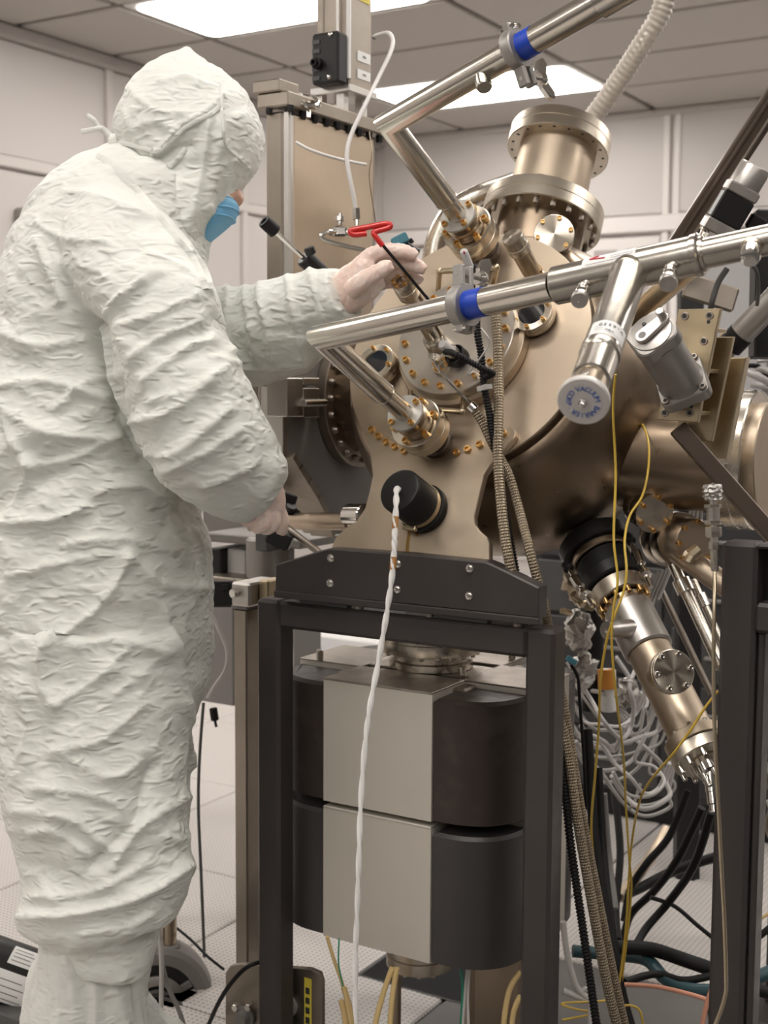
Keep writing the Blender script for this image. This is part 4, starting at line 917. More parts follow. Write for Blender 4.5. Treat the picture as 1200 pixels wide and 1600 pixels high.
def blk(nm, f0, f1, w, m, ch=.003): part(nm, MB().box(frame_xyz(p+ax*L*(f0+f1)/2, x, ax, y), w, L*(f1-f0), w, ch), m, t)
lath('gear_neck', frame(p, ax), [(0, 0), (.026, 0), (.030, L*.22), (0, L*.22)], 'chrome', t, 30)
blk('front_flange', .20, .34, .066, 'aluminium'); blk('black_body', .34, .66, .060, 'black_plastic'); blk('rear_flange', .66, .78, .062, 'aluminium')
lath('encoder', frame(p+ax*L*.78, ax), [(0, 0), (.029, 0), (.029, L*.22), (.027, L*.24), (0, L*.24)], 'aluminium', t, 30)
part('plug', MB().box(frame_xyz(p+ax*L*.50-x*.052, x, ax, y), .03, .03, .025, .004), 'black_plastic', t)
for u in (-1, 1):
    for v_ in (-1, 1): part('corner_screw', MB().cyl(p+ax*L*.20+x*.026*u+y*.026*v_, p+ax*L*.17+x*.026*u+y*.026*v_, .005, n=10), 'chrome', t)
t = thing('air_cylinder', 'light grey air cylinder with a black band, behind the gold bracket', 'cylinder', at(1140, 545, 2.5))
p, q = at(1133, 548, 2.5), at(1225, 452, 2.42); d_ = (q-p).normalized()
part('barrel', MB().cyl(p+d_*.02, q, .024, n=28), 'cast_grey', t); part('band', MB().cyl(p+d_*.012, p+d_*.045, .0255, n=28), 'black_rubber', t)
part('end_cap', MB().cyl(p-d_*.01, p+d_*.012, .02, n=20, ch=.002), 'dull_steel', t); part('port_nut', MB().cyl(p-d_*.002+UP*.012, p-d_*.002+UP*.036, .009, n=8, ch=.002), 'brass_rod', t)
bar('gusset_plate', 'tan triangular steel gusset plate behind the sleeve and crank motor', (1070, 445, 2.6), (1150, 470, 2.6), .012, .05, 'dull_steel', 'plate')
wire('grey_cable', 'dark grey cord hanging behind the sleeve right end', [(1136, 420, 2.5), (1122, 442, 2.5), (1113, 470, 2.5), (1108, 495, 2.52)], .006, 'dark_grey', None)
wire('grey_cable', 'dark grey cord curling under the round-nosed plug', [(1170, 410, 2.2), (1182, 424, 2.22), (1185, 450, 2.24), (1183, 476, 2.3)], .0035, 'dark_grey', None)
def rack(name, label, x0, x1, ytop, d, depth, m, zb=0.):
    A, B = at(x0, ytop, d), at(x1, ytop, d); A.z = B.z = max(A.z, B.z); zt = A.z
    X0_, X1_ = A.x, on(x1, ytop, 'Y', A.y).x
    t = thing(name, label, 'cabinet', ((X0_+X1_)/2, A.y+depth/2, zb)); return t, X0_, X1_, A.y, zt
t, xa_, xb_, ya_, zt_ = rack('equipment_rack', 'dark equipment rack with drawer fronts behind the white cable loops', 838, 1290, 690, 3.9, .6, 'cabinet_dark')
part('carcass', MB().bb((xa_, ya_, .08), (xb_, ya_+.6, zt_), .006), 'cabinet_dark', t)
part('plinth', MB().bb((xa_+.02, ya_+.02, 0), (xb_-.02, ya_+.58, .08)), 'black_plastic', t)
nf = 6; hh = (zt_-.12)/nf
for k in range(nf):
    for c in range(2):
        x0 = xa_+.015+(xb_-xa_)*.5*c; x1 = xa_-.015+(xb_-xa_)*.5*(c+1)
        df = part('drawer_front', MB().bb((x0, ya_-.014, .10+hh*k+.006), (x1, ya_-.0005, .10+hh*(k+1)-.006), .004), 'cabinet_dark' if (k+c) % 3 else 'dark_grey', t)
        part('handle', MB().bb((x0+.1, ya_-.03, .10+hh*k+hh*.45), (x1-.1, ya_-.0145, .10+hh*k+hh*.52), .003), 'lead_grey', df)
t, xa_, xb_, ya_, zt_ = rack('equipment_cabinet', 'tall pale grey cabinet at the right edge, behind the stepper motor', 1092, 1330, 385, 4.7, .5, 'cabinet_grey')
part('carcass', MB().bb((xa_, ya_, .05), (xb_, ya_+.5, zt_), .008), 'cabinet_grey', t)
part('door', MB().bb((xa_+.012, ya_-.018, .08), ((xa_+xb_)/2-.003, ya_-.0005, zt_-.03), .004), 'cabinet_grey', t)
part('door', MB().bb(((xa_+xb_)/2+.003, ya_-.018, .08), (xb_-.012, ya_-.0005, zt_-.03), .004), 'cabinet_grey', t)
part('plinth', MB().bb((xa_+.02, ya_+.02, 0), (xb_-.02, ya_+.48, .05)), 'black_plastic', t)
bar('cable_duct', 'black upright slotted cable duct at the right edge', (1196, 330, 2.75), (1192, 560, 2.75), .05, .05, 'black_plastic', 'duct')
bar('cable_duct', 'black cable duct behind the crank motor and thick sleeve', (1079, 455, 3.4), (1072, 1400, 3.4), .05, .06, 'black_plastic', 'duct')
rng = random.Random(5)
for k in range(9):                              # loose cables in the dark gap above the right stand
    x = 1140+rng.random()*60; y = 560+rng.random()*70; m = ('black_rubber', 'white_wire', 'grey_wire')[k % 3]
    wire('loose_cable', '%s loose %s cable in the gap behind the gold bracket' % (('first', 'second', 'third')[k//3], ('black', 'white', 'grey')[k % 3]), [(x, y, 2.9), (x+20+rng.random()*20, y+20*rng.random(), 2.9), (x+45, y+10+30*rng.random(), 2.95), (x+60, y-20*rng.random(), 3)], .006+.003*rng.random(), m, ('black', 'white', 'grey')[k % 3]+' cables behind the gold bracket', n=6)
# ------------------------------------------------------------------ ports under the chamber, right side
A0, A1_ = at(918, 830, 2.42), at(1130, 1243, 2.06)
GA = (A1_-A0).normalized()
def tt(x, y): return (along(A0, GA, x, y)-A0).dot(GA)
def rm(px, x, y): return px*dep(along(A0, GA, x, y))/FPX
GMx = frame(A0, GA, RT)
t = thing('source_gun', 'long slanting steel source with black collar and bare metal barrel, under the chamber', 'source', A1_)
def gsec(nm, a, b, r, m, ch=.002, rin=0): z0, z1 = tt(*a), tt(*b); return lath(nm, GMx, disc(r, z0, z1, ch, rin), m, t, 52)
gsec('neck', (900, 795), (930, 856), rm(27, 915, 835), 'bronzed_steel')
gsec('black_flange', (925, 846), (935, 866), rm(57, 930, 856), 'black_plastic', .003)
gsec('gold_ring', (935, 867), (941, 876), rm(48, 940, 872), 'bronzed_steel')
gsec('bellows_body', (941, 877), (956, 905), rm(44, 948, 890), 'black_rubber')
gsec('black_collar', (952, 899), (962, 917), rm(50, 956, 908), 'black_plastic', .003)
fb = gsec('steel_flange', (963, 919), (975, 940), rm(45, 966, 925), 'turned_steel')
gsec('lower_ring', (976, 942), (984, 956), rm(36, 980, 950), 'bronzed_steel')
z_ = tt(975, 940); rr = rm(39, 966, 925)
bolts(t, GMx@T(0, 0, z_), rr, 0, 12, .0045, .011, 'socket', 'gold')
gsec('bare_barrel', (984, 950), (1014, 1018), rm(39, 1000, 985), 'aluminium', .003)
gsec('steel_barrel', (1014, 1018), (1086, 1158), rm(35.5, 1050, 1080), 'plate_steel')
gsec('end_flange', (1083, 1152), (1091, 1168), rm(49, 1090, 1165), 'plate_steel', .0015)
gsec('end_flange', (1091.5, 1169), (1101, 1187), rm(49, 1095, 1175), 'turned_steel', .0015)
bolts(t, GMx@T(0, 0, tt(1083, 1152))@Matrix.Rotation(math.pi, 4, 'X'), rm(42, 1085, 1155), 0, 10, .0042, .006, 'hex', 'chrome')
bolts(t, GMx@T(0, 0, tt(1101, 1187)), rm(42, 1100, 1185), 0, 10, .0042, .014, 'socket', 'chrome')
gsec('feed_boss', (1101, 1187), (1112, 1209), rm(22, 1105, 1195), 'chrome')
for k in range(5):
    a = 2*math.pi*k/5+.3; r0 = rm(15, 1105, 1195); p = GMx@V((r0*math.cos(a), r0*math.sin(a), tt(1108, 1200)))
    part('feed_pin', MB().lathe(frame(p, GA), [(0, 0), (.0055, 0), (.0055, .018), (.0042, .02), (.0042, .032), (0, .032)], 14), 'chrome', t)
p = GMx@V((0, 0, tt(1110, 1206))); q = at(1117, 1268, dep(p)-.02); L = (q-p).length
lath('coax_plug', frame(p, q-p), [(0, 0), (.013, 0), (.013, L*.3), (.0115, L*.32), (.0115, L*.5), (.0105, L*.52), (.0105, L*.8), (.008, L*.84), (.008, L), (0, L)], 'chrome', t, 24)
p, q = at(948, 985, 2.20), at(985, 982, 2.24)
part('side_knob', MB().lathe(frame(q, p-q), [(0, 0), (.016, 0), (.016, (p-q).length*.7), (.0148, (p-q).length*.75), (.0148, (p-q).length), (.0045, (p-q).length), (.004, (p-q).length-.003), (0, (p-q).length-.003)], 30), 'aluminium', t)
for a, b in (((888, 888, 2.32), (918, 935, 2.25)), ((985, 845, 2.36), (1012, 905, 2.28))):
    p, q = at(*a), at(*b); d_ = (q-p).normalized(); L = (q-p).length
    part('adjuster', MB().lathe(frame(p, d_), [(0, 0), (.004, 0), (.004, L*.3), (.009, L*.32), (.009, L*.62), (.0045, L*.64), (.0045, L*.8), (.011, L*.82), (.011, L*.9), (.004, L*.92), (.004, L*1.2), (0, L*1.2)], 12), 'chrome', t)
    part('lug', MB().cyl(p-d_*.012, p+d_*.004, .010, n=14, ch=.002), 'black_plastic', t)
cg = MB()
for k in range(8):
    p = at(905+rng.random()*40-16, 935+rng.random()*34-10, 2.28+rng.random()*.05); d_ = V((rng.random()-.5, rng.random()-.5, rng.random()-.5)).normalized(); cg.cyl(p, p+d_*.022, .006, n=8)
part('foot_bolts', cg, 'brass_rod', t)
blank('blank_flange', 'six-bolt blank disc on the slanting steel barrel, chrome bolts', (1053, 1049), 2.035, .0345, (-FW*.92+UP*.22+RT*.22), .06, 'turned_steel', 'chrome', 6, .0046)
def port2(name, label, a, b, secs, cat='flange port', nb=0, rb=.03, zb=1.):
    p, q = at(*a), at(*b); M = frame(p, q-p, UP); L = (q-p).length; t = thing(name, label, cat, p)
    for nm, prof, m in secs: lath(nm, M, [(r, z*L) for r, z in prof], m, t, 44)
    if nb: bolts(t, M@T(0, 0, zb*L), rb, 0, nb, .0048, .008, 'socket', 'gold')
    return t, M, L
port2('side_port', 'small gold-bolted flange on the chamber side, behind the yellow wires', (985, 776, 2.40), (1023, 802, 2.31), [('neck', [(0, 0), (.024, 0), (.024, .5), (0, .5)], 'bronzed_steel'), ('flange', [(.02, .45), (.036, .45), (.037, .5), (.037, .7), (.036, .72), (.037, .74), (.037, .95), (.036, 1), (0, 1)], 'turned_steel')], nb=6, rb=.030)
t, M, L = port2('side_port', 'larger stepped flange stack on the chamber side beside the foil-topped fitting', (1020, 838, 2.44), (1100, 850, 2.30), [('neck', [(0, 0), (.03, 0), (.03, .3), (0, .3)], 'bronzed_steel'), ('flange', [(.02, .22), (.050, .22), (.051, .25), (.051, .38), (.050, .40), (.051, .42), (.051, .55), (.050, .58), (.02, .58)], 'turned_steel'), ('step', [(0, .58), (.043, .58), (.043, .8), (.040, .84), (0, .84)], 'plate_steel')], nb=8, rb=.038, zb=.84)
p, q = at(1058, 862, 2.34), at(1150, 926, 2.28)
part('side_tube', MB().cyl(p, q, .021, n=26), 'plate_steel', t); part('tube_nuts', MB().cyl(at(1080, 868, 2.29), at(1092, 858, 2.29), .012, n=8).cyl(at(1074, 878, 2.29), at(1082, 866, 2.29), .009, n=8), 'brass_rod', t)
for i, (a, b, r, m, lab) in enumerate((((1052, 882, 2.36), (1128, 1045, 2.30), .0105, 'steel', 'bright steel rod with a collar slanting behind the foil-topped fitting'), ((1082, 905, 2.42), (1140, 1030, 2.38), .007, 'steel', 'thin steel rod nearest the right stand, slanting behind its post'), ((1030, 915, 2.45), (1112, 1085, 2.40), .006, 'dull_steel', 'dull thin rod slanting down beside the slanting barrel'), ((1066, 1075, 2.36), (1128, 1190, 2.36), .0075, 'dull_steel', 'dull steel rod behind the lower end of the slanting barrel'))):
    p, q = at(*a), at(*b); d_ = (q-p).normalized()
    t = thing('support_rod', lab, 'rod', q); part('rod', MB().cyl(p, q, r, n=16), m, t)
    if i < 2: part('collar', MB().cyl(p+d_*.03, p+d_*.055, r*1.6, n=16, ch=.001), 'chrome', t)
t = thing('tube_bundle', 'fan of thin grey tubes under the stepped flange stack', 'tubes', at(1010, 960, 2.4))
for k in range(6): part('tube', MB().cyl(at(1050-7*k, 885+3*k, 2.45), at(1028-9*k, 938+8*k, 2.42), .0035, n=8), 'grey_wire', t)
for k in range(4): part('tube', MB().tube(pxpath([(1085+8*k, 770, 2.5), (1078+6*k, 800, 2.5), (1070+9*k, 835, 2.48)]), .003, 8), 'grey_wire', t)
# fitting column with a foil cap, and its thin line
t = thing('line_fitting', 'stacked hex tube fitting topped with crumpled foil, beside the right stand', 'fitting', at(1117, 890, 1.88))
p, q = at(1113, 762, 1.88), at(1117, 892, 1.88); ax = (q-p).normalized(); L = (q-p).length; M = frame(p, ax, RT)
def fit(nm, z0, z1, r, kind, m='chrome'):
    M2 = M@T(0, 0, z0*L)@Matrix.Diagonal((r, r, (z1-z0)*L, 1)); put(nm, unit(kind, m), None, t, M2)
fit('spigot', .10, .22, .006, 'rod'); fit('hex_nut', .20, .25, .0125, 'hex', 'steel'); fit('gland', .24, .40, .0098, 'rod'); fit('hex_nut', .39, .45, .0128, 'hex', 'steel')
fit('hex_body', .47, .60, .0118, 'hex', 'steel'); fit('neck', .58, .66, .0065, 'rod'); fit('hex_nut', .65, .75, .0078, 'hex', 'steel'); fit('union', .76, .90, .006, 'hex', 'steel'); fit('hex_nut', .88, 1.0, .0055, 'hex', 'steel'); fit('core', .2, 1.0, .005, 'rod')
fo = MB(); fo.lathe(M@T(0, 0, -.006), [(0, 0)]+[(.013+.0012*math.sin(9*k), .003+.0028*k) for k in range(8)]+[(0, .027)], 28)
for i, v_ in enumerate(fo.v): fo.v[i] = v_+V((noise.noise(v_*260), noise.noise(v_*260+V((5, 0, 0))), noise.noise(v_*260+V((0, 9, 0)))))*.0035
part('foil_cap', fo, 'foil', t, sharp=20, label='crumpled silver foil cap')
wire('gas_line', 'thin bare steel line running down the right stand post', [(1117, 890, 1.88), (1116, 950, 1.86), (1115, 1050, 1.86), (1117, 1150, 1.86), (1122, 1250, 1.86), (1127, 1350, 1.86), (1132, 1450, 1.86), (1134.5, 1535, 1.86), (1133, 1555, 1.86), (1126, 1580, 1.86), (1112, 1615, 1.86)], .0030, 'brass_rod', None, 'tube')
# right stand: post with a windowed plate
xL = on(1126, 900, 'Y', YF).x
t = thing('support_stand', 'dark charcoal stand with a windowed plate, cut by the right edge', 'stand', (xL+.1, YF+.025, 0))
zt_ = on(1130, 846, 'Y', YF).z; zw1, zw0 = on(1185, 858, 'Y', YF).z, on(1185, 943, 'Y', YF).z; zm = on(1185, 990, 'Y', YF).z; xi = on(1177, 900, 'Y', YF).x
part('post', MB().bb((xL, YF, .0), (xL+.052, YF+.05, zt_), .006), 'charcoal', t)
part('top_rail', MB().bb((xL+.0505, YF+.0005, zw1), (xL+.40, YF+.05, zt_-.0005), .005), 'charcoal', t)
part('middle_rail', MB().bb((xL+.0505, YF+.0005, zm), (xL+.40, YF+.05, zw0), .005), 'charcoal', t)
part('window_frame', MB().bb((xL+.0505, YF+.004, zw0), (xi, YF+.05, zw1), .002), 'charcoal', t)
part('backing', MB().bb((xi-.01, YF+.04, zw0-.004), (xL+.40, YF+.048, zw1+.004)), 'black_plastic', t)
part('post', MB().bb((xL+.40, YF, .0), (xL+.452, YF+.05, zt_), .006), 'charcoal', t)
part('side_strip', MB().bb((xL+.0525, YF+.012, 0), (xL+.064, YF+.05, zm), .003), 'charcoal', t)
# ------------------------------------------------------------------ the person in the white coverall
def loft(rings, n=40, ex=2.3):                  # rings: (centre, half-width vector, half-depth vector)
    b = MB(); rows = []
    for c, u, w in rings:
        row = []
        for k in range(n):
            a = 2*math.pi*k/n; ca, sa = math.cos(a), math.sin(a)
            row.append(c+u*(math.copysign(abs(ca)**(2/ex), ca))+w*(math.copysign(abs(sa)**(2/ex), sa)))
        rows.append(b.add(row, []))
    for A, B in zip(rows, rows[1:]):
        for k in range(n): b.f.append((A+k, A+(k+1) % n, B+(k+1) % n, B+k))
    b.f.append(tuple(rows[0]+k for k in range(n))[::-1]); b.f.append(tuple(rows[-1]+k for k in range(n))); return b
def smooth_rows(R, sub=4):                      # Catmull-Rom through rows of numbers
    out = []
    for i in range(len(R)-1):
        a, b, c, d = R[max(i-1, 0)], R[i], R[i+1], R[min(i+2, len(R)-1)]
        for k in range(sub):
            t = k/sub; out.append([.5*((2*q)+(r-p)*t+(2*p-5*q+4*r-s)*t*t+(3*q-p-3*r+s)*t**3) for p, q, r, s in zip(a, b, c, d)])
    out.append(list(R[-1])); return out
def column(rows):                               # rows of (y, left, right, depth, half depth in metres)
    return [(at((l+r)/2, y, d), RT*((r-l)/2*d/FPX), F0*h) for y, l, r, d, h in smooth_rows(rows)]
def limb(rows, sub=4):                          # rows of (x, y, depth, half width in pixels, half depth in metres)
    S = smooth_rows(rows, sub); P = [at(x, y, d) for x, y, d, r, h in S]; out = []
    for i, (x, y, d, r, h) in enumerate(S):
        t = (P[min(i+1, len(P)-1)]-P[max(i-1, 0)]).normalized(); u = t.cross(FW).normalized(); out.append((P[i], u*(r*d/FPX), t.cross(u).normalized()*h))
    return out
def weld(parts_, vox, smooth_=0):               # several overlapping lofts become one continuous skin
    b = MB()
    for q in parts_: b.add(q.v, q.f)
    me = b.mesh('tmp', 0); o = bpy.data.objects.new('tmp', me); COL.objects.link(o)
    bm = bmesh.new(); bm.from_mesh(me); bmesh.ops.recalc_face_normals(bm, faces=bm.faces); bm.to_mesh(me); bm.free()
    md = o.modifiers.new('r', 'REMESH'); md.mode = 'VOXEL'; md.voxel_size = vox
    if smooth_: ms = o.modifiers.new('s', 'SMOOTH'); ms.factor = .5; ms.iterations = smooth_
    dg = bpy.context.evaluated_depsgraph_get(); dg.update(); out = bpy.data.meshes.new_from_object(o.evaluated_get(dg)); bpy.data.objects.remove(o); return out
def ridge(p): return 1-2*abs(noise.noise(p))
def wrinkle(me, amps, seed=0., dirs=None):
    co = [v.co.copy() for v in me.vertices]; no = [v.normal.copy() for v in me.vertices]
    for i, p in enumerate(co):
        u, v_, w = p.dot(R0), p.z, p.dot(F0)
        wp = V((noise.noise(V((u*5, v_*5, w*5+seed))), noise.noise(V((u*5+9, v_*5, w*5+seed))), 0))*.06
        u2, v2 = u+wp.x, v_+wp.y
        s = 0.
        for (fx, fy, fz, rot, amp, rid) in amps:
            c, sn = math.cos(rot), math.sin(rot); q = V(((u2*c+v2*sn)*fx, (-u2*sn+v2*c)*fy, w*fz+seed))
            n_ = ridge(q) if rid else noise.noise(q); s += amp*(n_-.35 if rid else n_)
        me.vertices[i].co = p+no[i]*s
    me.update()
FOLDS = [(7, .010, [(61, 378), (78, 425), (95, 468)]), (7, .008, [(224, 441), (185, 468), (149, 497)]), (14, -.014, [(145, 497), (177, 576), (191, 660), (222, 716)]), (9, .009, [(0, 604), (56, 595), (110, 604), (163, 623)]),
 (10, .010, [(0, 632), (70, 674), (130, 684), (187, 688)]), (7, .008, [(47, 727), (28, 692), (14, 655)]), (8, .010, [(47, 730), (117, 716), (187, 679)]), (8, .009, [(19, 800), (35, 765), (51, 735)]), (7, .012, [(0, 818), (50, 816), (93, 811), (131, 795)]),
 (9, .009, [(201, 660), (261, 646), (327, 599)]), (10, .009, [(219, 707), (280, 702), (355, 641)]), (8, .008, [(317, 753), (360, 742), (392, 725)]), (8, .007, [(262, 728), (320, 705), (372, 672)]), (9, .010, [(224, 595), (270, 560), (299, 541), (327, 534)]),
 (7, .007, [(182, 505), (230, 498), (300, 470)]), (7, .007, [(205, 560), (250, 530), (310, 505)]), (6, .006, [(235, 625), (290, 612), (350, 575)]), (10, .011, [(199, 873), (161, 940), (110, 985), (70, 1013), (66, 1066), (84, 1101)]), (10, .010, [(199, 873), (225, 895), (252, 915), (315, 919)]),
 (8, .010, [(252, 947), (268, 1000), (280, 1045), (294, 1199)]), (8, .007, [(87, 1101), (150, 1062), (196, 1017)]), (8, .008, [(84, 1174), (150, 1160), (190, 1132), (224, 1101)]), (6, .006, [(0, 968), (28, 996)]), (9, .009, [(37, 1264), (80, 1272), (121, 1282), (169, 1327)]),
 (9, .009, [(55, 1301), (88, 1297), (139, 1334)]), (12, -.011, [(235, 1202), (222, 1250), (205, 1290), (139, 1352)]), (7, .007, [(59, 1363), (75, 1390), (92, 1410)]), (8, .009, [(290, 1246), (220, 1290), (176, 1356)]), (8, .013, [(40, 1432), (110, 1430), (170, 1418), (220, 1400), (286, 1352)]),
 (6, .006, [(100, 1180), (170, 1215), (220, 1190)]), (6, .006, [(60, 1230), (140, 1240), (190, 1262)]), (6, .007, [(60, 1400), (140, 1395), (230, 1350)]), (5, .006, [(130, 1460), (190, 1452), (238, 1430)]), (5, .006, [(110, 1480), (180, 1485), (240, 1470)]),
 (6, .008, [(352, 452), (360, 500), (358, 550)]), (7, .008, [(384, 456), (394, 500), (400, 560)]), (7, .008, [(411, 452), (420, 500), (428, 560)]), (6, .007, [(452, 440), (462, 490), (474, 560)]), (6, .006, [(486, 430), (500, 480), (512, 525)]), (5, .006, [(330, 560), (400, 575), (470, 560)]),
 (6, .007, [(100, 300), (160, 315), (240, 340)]), (6, .006, [(60, 350), (100, 372), (170, 380)]), (6, .006, [(230, 395), (280, 420), (318, 460)]), (7, .007, [(0, 520), (60, 540), (130, 530)]), (6, .006, [(90, 640), (130, 600), (172, 590)]),
 (7, .007, [(150, 770), (210, 760), (262, 790)]), (7, .007, [(110, 850), (190, 845), (260, 862)]), (6, .006, [(20, 900), (90, 880), (150, 870)]), (7, .006, [(120, 1010), (190, 1000), (255, 1020)]), (6, .006, [(30, 1080), (44, 1130), (30, 1190)])]
HFOLDS = [(5, .007, [(346, 150), (318, 176), (285, 196), (262, 222), (246, 238)]), (4, .003, [(350, 130), (344, 170), (348, 225), (366, 245), (388, 264)]), (6, .005, [(325, 190), (318, 250), (300, 330)]), (5, .005, [(345, 200), (338, 260), (322, 330)]), (5, .005, [(365, 250), (352, 290), (335, 330)]),
 (6, .005, [(205, 140), (240, 172), (290, 178)]), (5, .005, [(218, 200), (240, 190), (270, 200)]), (5, .005, [(262, 262), (275, 320), (298, 372)]), (5, .005, [(250, 130), (290, 120), (330, 135)]), (6, -.006, [(250, 246), (270, 232), (300, 226)]), (4, .004, [(196, 175), (206, 205), (226, 228)])]
def crumple(me, cells, folds, seed=0.):          # crumpled-sheet relief: cone facets of warped cells, plus the long folds one by one
    co = [v.co.copy() for v in me.vertices]; no = [v.normal.copy() for v in me.vertices]
    seg = []
    for w, am, pts in folds:
        P = spline([V((x, y, 0)) for x, y in pts], 5)
        seg.append((w, am, [(a.x, a.y, b.x-a.x, b.y-a.y) for a, b in zip(P, P[1:])], min(p.x for p in P)-w*5, max(p.x for p in P)+w*5, min(p.y for p in P)-w*5, max(p.y for p in P)+w*5))
    for i, p in enumerate(co):
        u, v_, w_ = p.dot(R0), p.z, p.dot(F0); s = 0.
        wp = noise.noise(V((u*6, v_*6, w_*6+seed)))*.05; wq = noise.noise(V((u*6+7, v_*6, w_*6+seed)))*.05
        for fu, fv, rot, am in cells:
            c, sn = math.cos(rot), math.sin(rot)
            q = V((((u+wp)*c+(v_+wq)*sn)*fu, (-(u+wp)*sn+(v_+wq)*c)*fv, w_*fu+seed))
            s += am*(ridge(q)-.75*ridge(q*1.17+V((3.1, 7.7, 1.3)))-.08)
        vd = p-CAM
        if no[i].dot(vd.normalized()) < .1 and folds:
            x, y, _ = proj(p)
            for w, am, ss, x0, x1, y0, y1 in seg:
                if x0 < x < x1 and y0 < y < y1:
                    best = 1e9
                    for ax, ay, dx, dy in ss:
                        t = max(0, min(1, ((x-ax)*dx+(y-ay)*dy)/(dx*dx+dy*dy+1e-9))); q = (x-ax-dx*t)**2+(y-ay-dy*t)**2
                        if q < best: best = q
                    s += 1.35*am*math.exp(-math.sqrt(best)/w)
        me.vertices[i].co = p+no[i]*s
    me.update()
PD = 2.27
torso = loft(column([(222, 190, 320, PD, .08), (245, 140, 322, PD, .12), (275, 100, 325, PD, .17), (310, 70, 326, PD, .20), (360, 38, 326, PD, .215), (440, 4, 326, PD, .22), (560, -22, 322, PD, .215), (700, -32, 308, PD, .21), (790, -38, 312, PD, .21), (850, -40, 328, PD, .215), (950, -36, 329, PD, .21), (1030, -24, 326, PD, .20), (1080, -14, 316, PD, .18), (1110, 30, 280, PD, .12)]))
near_leg = loft(column([(980, -30, 292, 2.17, .12), (1080, -14, 288, 2.165, .125), (1180, 2, 286, 2.155, .125), (1280, 26, 290, 2.15, .125), (1350, 40, 292, 2.145, .125), (1400, 36, 291, 2.14, .13), (1424, 36, 282, 2.14, .125), (1440, 50, 245, 2.14, .105), (1455, 80, 240, 2.14, .10), (1480, 92, 246, 2.14, .10), (1500, 112, 244, 2.14, .095), (1512, 150, 240, 2.14, .08)]))
far_leg = loft(column([(980, 60, 330, 2.38, .12), (1060, 70, 322, 2.38, .12), (1110, 80, 305, 2.38, .12), (1180, 90, 294, 2.38, .12), (1250, 90, 294, 2.38, .115), (1320, 90, 294, 2.38, .115), (1390, 90, 290, 2.38, .115), (1416, 95, 270, 2.38, .10), (1440, 110, 240, 2.38, .085)]))
near_arm = loft(limb([(150, 345, 2.16, 62, .08), (196, 400, 2.09, 92, .095), (238, 480, 2.035, 92, .095), (264, 560, 2.02, 92, .09), (292, 630, 2.01, 92, .088), (328, 690, 2.02, 84, .085), (364, 730, 2.05, 74, .075), (388, 748, 2.075, 64, .066), (402, 758, 2.09, 56, .056)]))
far_arm = loft(limb([(255, 505, 2.44, 70, .085), (325, 525, 2.44, 76, .085), (380, 528, 2.40, 74, .08), (430, 516, 2.34, 72, .075), (475, 496, 2.27, 63, .068), (508, 474, 2.22, 50, .055), (531, 460, 2.19, 42, .042)]))
body = weld([torso, near_leg, far_leg, near_arm, far_arm], .0052, 5)
crumple(body, [(2.6, 6, .55, .011), (5, 13, -.4, .0050), (10, 26, .35, .0021), (18, 50, -.25, .0011), (32, 85, .3, .0006)], FOLDS, 1.7)
body.shade_smooth(); bvh = BVHTree.FromPolygons([v.co for v in body.vertices], [tuple(p.vertices) for p in body.polygons])
def hit(x, y, tree, off=.003):
    r = ray(x, y).normalized(); h = tree.ray_cast(CAM, r); return (h[0]-r*off) if h[0] is not None else None
pe = thing('person', 'person in a hooded white coverall and blue mask, leaning to turn a red hex key', 'person', at(150, 1600, 2.2)*1.0)
put('coverall', body, 'tyvek', pe)
for rows, sd in (([(380, 741, 2.07, 61, .066), (391, 750, 2.085, 61, .064), (402, 759, 2.095, 55, .057), (409, 764, 2.10, 47, .048)], 3.), ([(504, 476, 2.225, 51, .057), (519, 468, 2.205, 49, .052), (531, 461, 2.19, 44, .046), (537, 458, 2.185, 38, .040)], 6.)):
    cu = weld([loft(limb(rows, 4))], .004, 1); crumple(cu, [(9, 20, .9, .0035), (24, 50, .4, .0012)], [], sd); cu.shade_smooth(); put('cuff', cu, 'tyvek', pe)
hood = weld([loft(column([(74, 290, 298, 2.26, .014), (90, 270, 311, 2.26, .04), (104, 246, 333, 2.26, .07), (125, 219, 364, 2.26, .105), (155, 196, 390, 2.26, .125), (182, 182, 404, 2.26, .135), (206, 177, 412, 2.26, .138), (226, 178, 413, 2.26, .135), (246, 188, 408, 2.26, .13), (262, 200, 402, 2.26, .125), (274, 210, 393, 2.26, .12), (290, 222, 379, 2.26, .12), (312, 236, 359, 2.26, .125), (340, 252, 344, 2.26, .125), (362, 268, 330, 2.26, .12), (380, 282, 321, 2.26, .10), (393, 294, 309, 2.26, .06)]))], .0052, 3)
crumple(hood, [(5, 10, 1.0, .0032), (9, 20, 1.3, .0024), (18, 42, .9, .0013), (32, 80, .5, .0007)], HFOLDS, 4.2)
hood.shade_smooth(); hbvh = BVHTree.FromPolygons([v.co for v in hood.vertices], [tuple(p.vertices) for p in hood.polygons])
ho = put('hood', hood, 'tyvek', pe)
face = weld([loft(column([(232, 290, 360, 2.26, .05), (250, 275, 378, 2.26, .066), (262, 270, 383, 2.26, .07), (272, 270, 382, 2.26, .07), (284, 270, 372, 2.26, .07), (296, 272, 369, 2.26, .07), (310, 274, 368, 2.26, .068), (335, 278, 354, 2.26, .06), (360, 286, 338, 2.26, .05), (380, 296, 318, 2.26, .03)]), 24),
             loft(limb([(364, 288, 2.26, 6, .008), (370, 300, 2.26, 7, .011), (374, 312, 2.26, 7, .014), (366, 320, 2.26, 6, .012)]), 12)], .004, 3)
face.shade_smooth(); fo_ = put('face', face, 'skin', pe)
